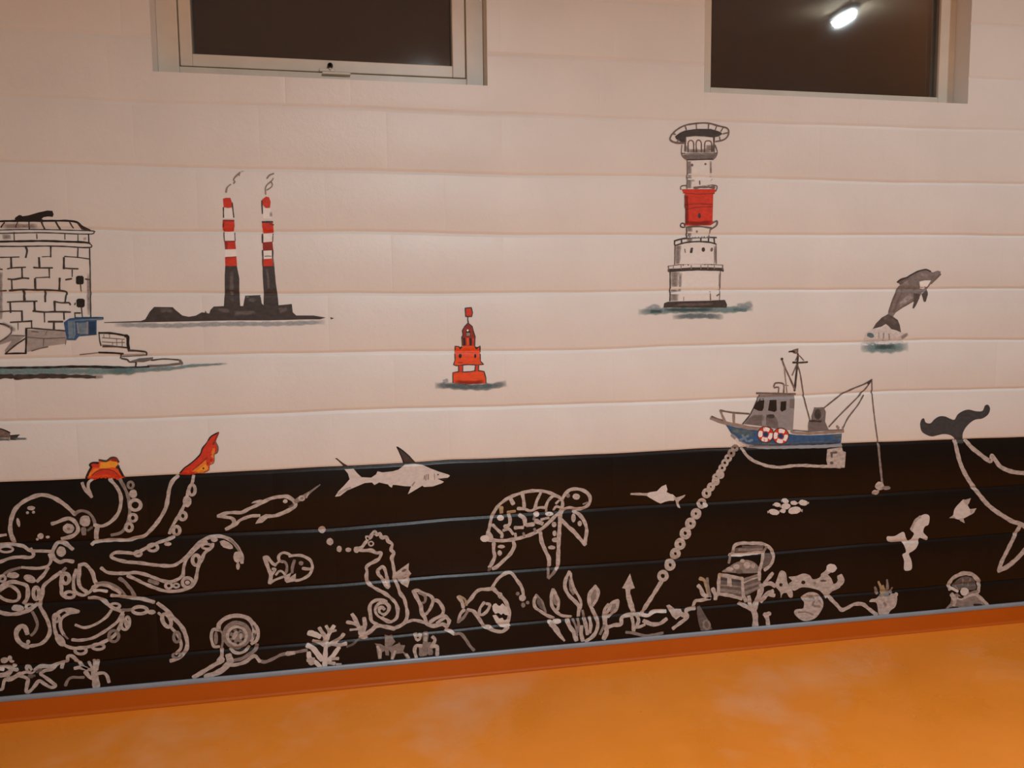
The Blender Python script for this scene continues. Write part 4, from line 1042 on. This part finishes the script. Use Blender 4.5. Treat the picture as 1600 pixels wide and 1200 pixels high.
# ---- sea turtle
motif('painted_turtle', 'large white outline sea turtle swimming in the middle of the black band', 'painted turtle', 'painted turtles')
T(740, 750, 8)
part('shell')
S("172 690 200 580 220 480 260 390 310 320 380 260 450 215 540 180 640 150 740 135 830 135 920 150 1000 180 1070 215 1102 250 1112 310 1085 390", 42); S("140 742 240 752 380 757 520 737 640 707 760 662 860 602 960 512 1030 442 1102 402", 46); E(140, 732, 58, 42, 'bright'); S("180 650 215 700 225 740", 50)
for s, w, c in (("610 180 626 260 632 332", 46, 'chalk'), ("555 355 640 362 700 386 760 362 790 260 835 168", 40, 'chalk'), ("760 362 830 342 905 347", 36, 'chalk'), ("900 342 930 262 990 202 1042 200", 40, 'chalk'), ("905 345 910 395", 30, 'chalk'), ("465 240 492 292", 56, 'chalk'), ("1030 292 1065 258", 28, 'chalk'), ("1000 372 1030 332 1082 342", 32, 'chalk'),
    ("345 345 347 402", 54, 'goldish'), ("430 402 512 392", 42, 'goldish'), ("440 432 456 500 442 560 390 582", 48, 'chalk'), ("580 442 632 482 642 556", 52, 'chalk'), ("520 596 612 592", 46, 'chalk'), ("670 562 745 552", 52, 'chalk'), ("752 490 765 440", 36, 'faint'), ("780 512 852 542", 58, 'chalk'), ("848 492 935 470", 36, 'chalk'),
    ("240 562 300 622 352 672 352 712", 42, 'chalk'), ("375 628 440 612 492 672", 40, 'chalk'), ("520 672 527 712", 36, 'chalk'), ("622 662 632 702", 30, 'faint'), ("760 612 772 642", 36, 'faint')):
    sub('scute'); S(s, w, c)
sub('scute'); E(335, 475, 44, 34, 'bright'); sub('scute'); E(785, 425, 36, 36, 'bright'); sub('scute'); E(945, 425, 52, 24, 'bright')
part('head'); S("1100 252 1140 180 1200 125 1280 110 1370 130 1432 175 1457 240 1432 310 1370 350 1290 362 1200 346 1130 366 1090 402", 44); E(1180, 195, 26, 26, 'faint'); S("1370 300 1420 280", 22, 'faint')
sub('eye'); E(1283, 207, 46, 40, 'chalk')
part('flipper'); S("1250 390 1320 432 1380 512 1412 620 1397 740 1387 802", 46); S("1102 502 1180 582 1250 642 1310 712 1392 802", 50); E(1247, 472, 28, 56, 'chalk'); E(1325, 542, 28, 34, 'chalk')
part('flipper'); S("1080 422 1077 540 1067 680 1062 800 1052 1062", 52); S("835 662 850 770 900 890 940 980 942 1062", 50); S("932 1092 930 1215", 36, 'faint'); S("1045 1092 990 1170 940 1222", 42, 'faint'); S("1048 1090 1030 1112", 44, 'bright')
for e in ((1005, 555, 30, 34), (1010, 665, 26, 36), (1022, 747, 46, 32), (975, 842, 46, 26)): E(*e, 'chalk')
part('flipper'); S("252 792 250 880 262 960 222 1050 198 1085", 46); S("500 782 506 830 460 920 380 1000 290 1082 245 1105", 48); E(345, 832, 46, 22, 'chalk'); E(325, 912, 28, 36, 'chalk'); S("200 1105 190 1130", 40, 'dim')

# ---- anglerfish
motif('painted_anglerfish', 'white anglerfish with teeth and a dangling lure', 'painted fish')
T(700, 880, 8)
part('body'); S("230 502 290 440 340 370 400 330 480 325 550 320", 46); S("568 320 620 372 662 412 720 480 752 560 768 640 745 740", 48); S("250 582 320 602 380 682 432 762", 48); S("440 782 500 802 580 842 680 852 745 800", 50); E(490, 796, 52, 30, 'bright'); E(652, 402, 30, 42, 'chalk')
part('lure'); S("550 312 590 240 650 170 740 120 800 130 860 210 910 280 935 350 942 400", 42); E(930, 432, 44, 42, 'chalk'); E(870, 380, 24, 24, 'faint'); E(940, 522, 26, 32, 'faint'); E(995, 492, 24, 22, 'faint')
part('teeth'); P("552 540 570 510 600 500 625 525 645 535 680 500 720 540 752 590 766 655 715 645 690 625 665 645 630 620 590 632 560 592", 'bright')
part('teeth'); P("555 652 600 642 640 692 680 680 700 712 745 700 765 742 782 782 720 805 650 795 600 742", 'bright')
part('tail_fin'); S("130 420 172 480 190 545", 46); S("140 412 210 450 232 522", 30, 'goldish'); S("200 582 152 640 130 732", 42); S("130 732 200 672 242 602", 40, 'faint')
part('side_fin'); S("450 492 402 560 392 630 432 642 492 592 522 520 485 505", 40)

# ---- kelp
motif('painted_seaweed', 'white leafy kelp growing left of the painted anchor', 'painted seaweed')
T(820, 880, 8)
part('leaf'); P("150 418 212 478 245 560 258 605 190 560 150 500", 'dim'); S("145 400 115 470 130 550 200 602 280 652 355 682", 40); S("150 400 212 470 242 550 262 612", 26, 'faint'); E(312, 735, 32, 28, 'bright'); E(402, 725, 52, 32, 'bright'); S("340 760 400 840 430 890 492 965", 84, 'chalk', w2=30)
part('leaf'); P("350 340 400 430 412 540 360 510 338 420", 'faint'); S("350 330 330 420 335 520 380 592 460 652 570 668", 42); S("355 330 392 400 424 480 412 575", 38)
part('leaf'); P("548 180 590 260 625 380 600 400 555 330", 'faint'); S("555 110 512 200 502 300 550 400 620 470 672 540 668 655", 46); S("572 130 587 230 622 330 680 430 702 500 690 570", 36)
part('leaf'); P("872 308 908 360 892 440 840 510 812 430 830 360", 'faint'); S("882 290 822 360 802 430 812 510 850 592 892 680 912 760 892 850 842 920 765 972", 48); S("882 290 917 350 902 440 852 522", 40)
part('leaf'); P("1150 480 1142 560 1080 622 1050 602 1080 520", 'faint'); S("1162 470 1085 500 1042 590 1002 645", 46); S("1162 470 1152 560 1100 622 1042 665", 40); S("1042 520 1000 572 990 645", 46); S("1000 662 1002 760 1022 850 990 935", 62); S("990 780 942 882", 38, 'faint')
for s, w, c in (("530 712 560 790 610 860 642 955", 56, 'chalk'), ("600 702 640 800 652 900", 30, 'faint'), ("662 702 672 780 652 860", 36, 'faint'), ("710 792 702 870 722 962", 48, 'chalk'), ("740 690 762 780 782 880", 48, 'chalk'), ("720 592 742 690", 34, 'faint'), ("810 682 824 780 812 862", 42, 'chalk')):
    part('blade'); S(s, w, c)

# ---- anchor on its chain
motif('painted_anchor', 'white anchor on the sea bed with its chain running up to the boat', 'painted anchor')
T(960, 860, 8)
part('shank'); S("170 470 172 550 200 660 235 765", 66); P("195 288 218 370 242 440 256 470 180 492 95 470 130 410", 'chalk')
part('fluke'); S("330 802 420 812 500 762 635 762", 48, 'bright'); S("370 882 470 922 570 912 645 860", 52); S("210 810 232 900 240 1002", 45); S("270 800 302 870 282 932", 45); S("240 962 320 952 372 930", 40); S("200 800 320 802", 46)
part('cable'); S("592 380 530 480 460 592 400 682 350 772", 54)
part('shadow'); S("150 1022 240 1032 360 1062 460 1060 600 1032", 38, 'faint')
part('link'); R(605, 318, 66, 68, 50)
T(960, 740, 8)
for (x, y, r) in ((695, 1140, 68), (760, 1000, 66), (820, 880, 68), (885, 745, 70), (950, 622, 66), (1018, 500, 64), (1092, 372, 60), (1150, 245, 58), (1205, 165, 50), (1265, 95, 48), (1325, 12, 46)):
    part('link'); R(x, y, r * .94, r, 56 if r > 60 else 46)
part('link'); E(1135, 395, 32, 30, 'bright')
T(1100, 600, 8)
for (x, y) in ((150, 1165), (195, 1110), (225, 1050), (260, 985), (300, 925), (340, 865)):
    part('link'); R(x, y, 44, 46, 34, 'chalk' if y > 900 else 'taupe')
part('link'); R(390, 800, 42, 40, 34, 'taupe')

# ---- swordfish
motif('painted_swordfish', 'small white swordfish silhouette left of the anchor chain', 'painted fish')
T(960, 740, 8)
part('body'); P("388 252 450 230 530 220 590 160 645 136 662 200 652 230 700 255 730 260 770 300 740 340 690 338 630 352 580 378 520 347 440 302 388 267", 'bright')
part('bill'); S("208 254 300 255 400 260", 24, 'chalk', w2=36)
part('tail_fin'); P("730 285 770 298 812 288 888 262 872 292 820 332 802 352 824 432 790 422 768 350", 'chalk')

# ---- cone shell, sea bed rocks, chest and corals, right half
motif('painted_shell', 'dim grey cone shell below the treasure chest coral', 'painted shell', 'painted shells')
T(960, 860, 8)
part('cone'); P("1038 702 1070 688 1112 770 1172 870 1222 985 1150 1002 1080 1002 1050 900 1030 780", 'dim')
part('opening'); R(1152, 930, 48, 64, 26, 'faint', -15)
motif('painted_starfish', 'blurred white starfish on the sea bed right of the anchor', 'painted starfish')
part('body'); P("645 690 685 675 720 702 760 735 835 735 852 800 770 865 720 822 690 765", 'chalk'); S("830 790 900 832", 52)
motif('painted_coral', 'forked white coral just left of the treasure chest', 'painted coral', 'painted corals')
part('branch'); S("1070 350 1120 372 1150 450 1190 592", 44, 'goldish', w2=40)
part('branch'); S("1050 442 1080 480 1112 552 1190 582", 52); S("1160 350 1172 460 1192 562", 34, 'faint')
part('branch'); S("1230 482 1262 560 1262 602", 52); S("1262 575 1300 530", 50)
motif('painted_treasure_chest', 'open wooden treasure chest heaped with treasure', 'painted chest')
T(1070, 840, 8)
part('lid'); P("1000 200 1092 200 1082 300 1000 382 950 390", 'dim'); P("620 130 980 100 985 185 590 205", 'dim'); S("600 172 622 100 700 70 820 70 960 75 1040 110 1092 170 1107 250 1072 340 1000 402", 42); S("565 212 700 215 850 195 990 183", 44, 'bright'); S("680 150 820 152 960 142", 32, 'faint'); S("720 108 850 112 985 102", 20, 'dim'); S("600 172 570 230 550 312", 34, 'faint'); S("985 175 1020 115", 30, 'faint')
part('treasure'); P("462 425 540 372 620 320 700 290 780 278 870 310 922 370 922 432 800 445 700 445 560 435", 'faint', smooth=True); E(775, 345, 44, 42, 'chalk'); E(645, 362, 40, 30, 'chalk'); E(560, 392, 46, 26, 'chalk'); E(850, 350, 30, 30, 'chalk'); E(680, 425, 44, 30, 'dim'); E(720, 290, 30, 22, 'chalk')
part('box'); P("430 470 710 512 730 745 420 705", 'dim'); P("735 525 940 450 925 640 740 740", 'dim')
for s, w, c in (("455 520 700 545", 26, 'slate'), ("450 592 560 602 705 616", 22, 'faint'), ("450 652 560 667 705 684", 40, 'faint'), ("740 522 830 492 945 452", 30, 'faint'), ("740 562 830 522 935 490", 22, 'chalk'), ("740 622 830 592 935 562", 34, 'faint'), ("740 692 830 662 925 622", 36, 'faint')):
    sub('plank'); S(s, w, c)
part('frame'); S("432 462 422 560 420 702", 44); S("432 462 560 482 715 512", 44); S("420 702 560 722 705 762", 44); S("716 512 722 620 732 742", 40); S("982 182 962 300 932 420 932 522", 42); E(445, 465, 26, 22, 'goldish')
part('lock'); P("530 492 580 482 588 612 528 602", 'chalk')
motif('painted_coral', 'tree-like white coral growing in front of the treasure chest', 'painted coral', 'painted corals')
part('trunk'); S("880 1102 880 980 862 900 900 800 942 680 952 600", 76)
for s, w in (("850 902 770 862 682 822", 50), ("822 852 800 742", 52), ("765 800 745 750", 44), ("960 792 1020 712 1092 672", 60), ("1040 702 1112 722", 50), ("960 602 1060 572 1122 602", 52), ("1000 562 1092 450", 48)):
    part('branch'); S(s, w)
motif('painted_coral', 'short white coral stub right of the tree-like coral', 'painted coral', 'painted corals')
part('stub'); S("1010 960 1030 1010 1040 1092", 56); E(1050, 950, 30, 28, 'chalk'); E(1000, 960, 26, 26, 'chalk')
motif('painted_starfish', 'white starfish leaning on the sea bed right of the treasure chest', 'painted starfish')
part('body'); P("1195 415 1262 440 1282 560 1342 660 1345 752 1302 742 1270 692 1222 702 1200 755 1190 682 1130 602 1150 520", 'chalk', smooth=True); E(1200, 590, 22, 22, 'ink')
T(1200, 860, 8)
motif('painted_coral', 'knobbly white coral with two round tips right of the chest', 'painted coral', 'painted corals')
part('base'); P("258 332 350 320 440 288 520 310 560 360 640 340 680 290 740 300 790 350 820 420 862 440 902 462 800 512 760 560 720 602 700 560 640 502 540 472 420 462 320 502 260 420 300 380", 'chalk', smooth=True); E(440, 400, 26, 24, 'ink'); E(585, 410, 20, 18, 'faint'); E(690, 380, 42, 14, 'dim')
part('tip'); S("690 312 760 250 800 212", 72); E(792, 222, 66, 54, 'bright')
part('tip'); S("780 472 860 442 910 382 900 332", 82)
motif('painted_shell', 'round ridged shell below the knobbly coral', 'painted shell', 'painted shells')
part('body'); P("418 572 520 520 620 540 682 620 688 700 640 790 580 852 480 882 400 862 328 790 340 740 400 730 440 720 450 650 430 622", 'chalk', smooth=True)
part('ridges'); S("520 590 582 602 560 682 645 702", 26, 'faint'); S("380 772 480 772 560 802", 20, 'faint'); S("480 560 560 570", 20, 'faint'); S("620 600 660 660", 18, 'faint')
motif('painted_anemone', 'pale sea anemone with yellowish tips at the lower right', 'painted anemone')
part('base'); P("1390 805 1370 722 1350 652 1265 642 1290 608 1350 598 1400 560 1500 570 1540 540 1592 548 1614 600 1592 700 1530 752 1492 805", 'chalk', smooth=True); W("1440 640 1480 700", 50, 'wash_grey'); S("1400 562 1500 552", 34, 'steelblue'); E(1600, 550, 24, 26, 'chalk')
for s, c in (("1425 562 1412 470 1380 392", 'goldish'), ("1455 522 1435 442", 'goldish'), ("1490 532 1492 440 1486 370", 'faint'), ("1530 522 1548 468", 'faint'), ("1362 532 1335 460", 'faint')):
    part('tentacle'); S(s, 44, c, w2=26)

# ---- swimming things, right half
motif('painted_diver', 'white silhouette of a scuba diver with spread flippers', 'painted diver')
T(1350, 770, 8)
part('figure'); P("578 460 600 400 640 330 700 292 760 266 812 284 818 340 802 400 760 422 740 492 795 555 792 595 750 582 690 562 682 620 652 690 602 732 560 762 592 850 594 952 530 975 498 952 500 850 478 772 522 742 510 682 480 622 460 612 340 618 286 592 288 545 380 540 490 488 522 560 560 602 612 540 620 502", 'bright', smooth=True)
part('air_tank'); S("590 455 640 350 700 300", 34, 'chalk')
motif('painted_turtle', 'small white turtle silhouette beside the whale belly', 'painted turtle', 'painted turtles')
part('body'); P("1085 300 1112 280 1132 200 1200 120 1250 82 1292 150 1322 200 1370 222 1370 250 1302 290 1242 320 1190 335 1130 318", 'bright', smooth=True)
part('flipper'); P("1230 95 1335 66 1312 130 1285 165", 'chalk'); part('flipper'); P("1320 205 1405 192 1372 250 1330 260", 'chalk'); part('flipper'); P("1185 320 1240 315 1258 380 1200 350", 'chalk'); part('head'); P("1062 315 1105 285 1150 318", 'chalk')
T(1180, 670, 6.6667)
for (x, y, rx, ry, rot, lb) in ((195, 865, 56, 32, 10, 'lowest on the left'), (228, 790, 38, 24, 12, 'upper left'), (315, 752, 36, 26, 15, 'topmost'), (318, 806, 50, 32, -5, 'in the middle'), (402, 771, 38, 22, 8, 'upper right of the middle'), (500, 770, 48, 30, 5, 'farthest right'), (410, 850, 68, 38, -10, 'largest, low on the right'), (288, 855, 30, 22, 0, 'smallest, low in the middle')):
    motif('painted_small_fish', f'tiny white fish of the shoal below the boat, {lb}', 'painted fish', 'shoal of tiny painted fish')
    part('body'); E(x, y, rx, ry, 'bright', rot)
    part('tail_fin'); d = -1 if x < 350 else 1
    P(f"{x+d*rx*.8} {y-3} {x+d*rx*1.25} {y-ry*.35} {x+d*rx*1.2} {y+ry*.5} {x+d*rx*.8} {y+5}", 'chalk')

# ---- clam with pearl
motif('painted_clam', 'open painted clam holding a pearl at the bottom right', 'painted clam')
T(1440, 850, 10)
part('shell'); P("480 660 540 570 640 510 760 515 835 580 850 690 780 720 600 715 540 735", 'dim', smooth=True); S("440 702 430 620 480 540 560 490 660 458 780 472 850 532 892 582 892 680 880 742", 62); S("445 680 490 700 560 740", 40, 'bright'); S("530 660 560 700", 24, 'faint'); S("640 540 650 640", 22, 'faint'); S("760 540 730 650", 22, 'faint'); S("740 770 820 750 870 740", 44, 'faint')
part('pearl'); E(668, 742, 66, 64, 'bright')
part('shell'); P("455 795 560 768 640 842 760 802 872 790 902 850 960 920 1000 985 700 1000 500 1002 430 980 460 880", 'faint'); S("470 790 520 880 500 940", 70); S("560 850 640 850 760 800 870 782", 46); S("870 802 940 862 1000 922 1055 985", 52); S("395 1005 470 932", 42, 'faint'); E(880, 952, 74, 24, 'ink'); E(610, 832, 46, 16, 'ink'); E(520, 990, 60, 14, 'ink')

# ---- sea bed outline
def bed(label, *strokes):
    motif('painted_sea_bed', label, 'painted line', 'outlines of the painted sea bed')
    for (fr, s, w, c) in strokes: part('stroke'); T(*fr); S(s, w, c)
bed('knobbly sea bed outline between the starfish and the spindly coral', ((0, 970, 8), "340 612 328 570 372 580 402 622", 36, 'chalk'), ((0, 970, 8), "690 552 740 530 790 512 842 502 850 442 900 440 950 480 1000 532 1042 572 1080 592", 45, 'chalk'), ((0, 970, 8), "780 520 775 582", 46, 'chalk'), ((0, 970, 8), "945 500 1000 520", 40, 'bright'))
bed('thin sea bed line from the diving helmet to the bright coral', ((280, 940, 8), "1010 742 1080 752 1180 710 1280 662 1400 642 1590 606", 44, 'faint'), ((280, 940, 8), "1350 650 1430 640", 56, 'chalk'))
bed('thin sea bed line between the bright coral and the frond fan', ((440, 930, 8), "820 642 890 612 950 562 1000 522", 30, 'dim'))
bed('sea bed outline under the seahorse tail', ((560, 900, 8), "100 722 160 682 230 622 330 632 445 657", 55, 'chalk'), ((560, 900, 8), "600 578 680 552 760 562 825 582", 40, 'chalk'), ((560, 900, 8), "480 642 540 612 600 572", 44, 'chalk'))
bed('sea bed line falling to the right of the spiral shell', ((560, 900, 8), "1092 672 1150 692 1192 722", 44, 'bright'), ((560, 900, 8), "1212 722 1280 722 1340 790 1392 870 1442 925", 40, 'faint'))
bed('stepped sea bed outline between the kelp and the anchor', ((960, 860, 8), "-70 955 0 932 82 920 90 842 160 812 222 802", 50, 'chalk'))
bed('rocky sea bed outline between the anchor and the chest', ((960, 860, 8), "735 972 800 922 880 862 912 820 892 760 940 732 1002 722", 48, 'chalk'), ((960, 860, 8), "985 690 1012 632 1080 622 1190 602", 42, 'chalk'))
bed('wavy sea bed outline between the knobbly coral and the anemone', ((1200, 860, 8), "735 545 800 622 860 682 920 742 1000 712 1080 672 1180 672 1250 722 1355 805", 46, 'chalk'))
build_all()
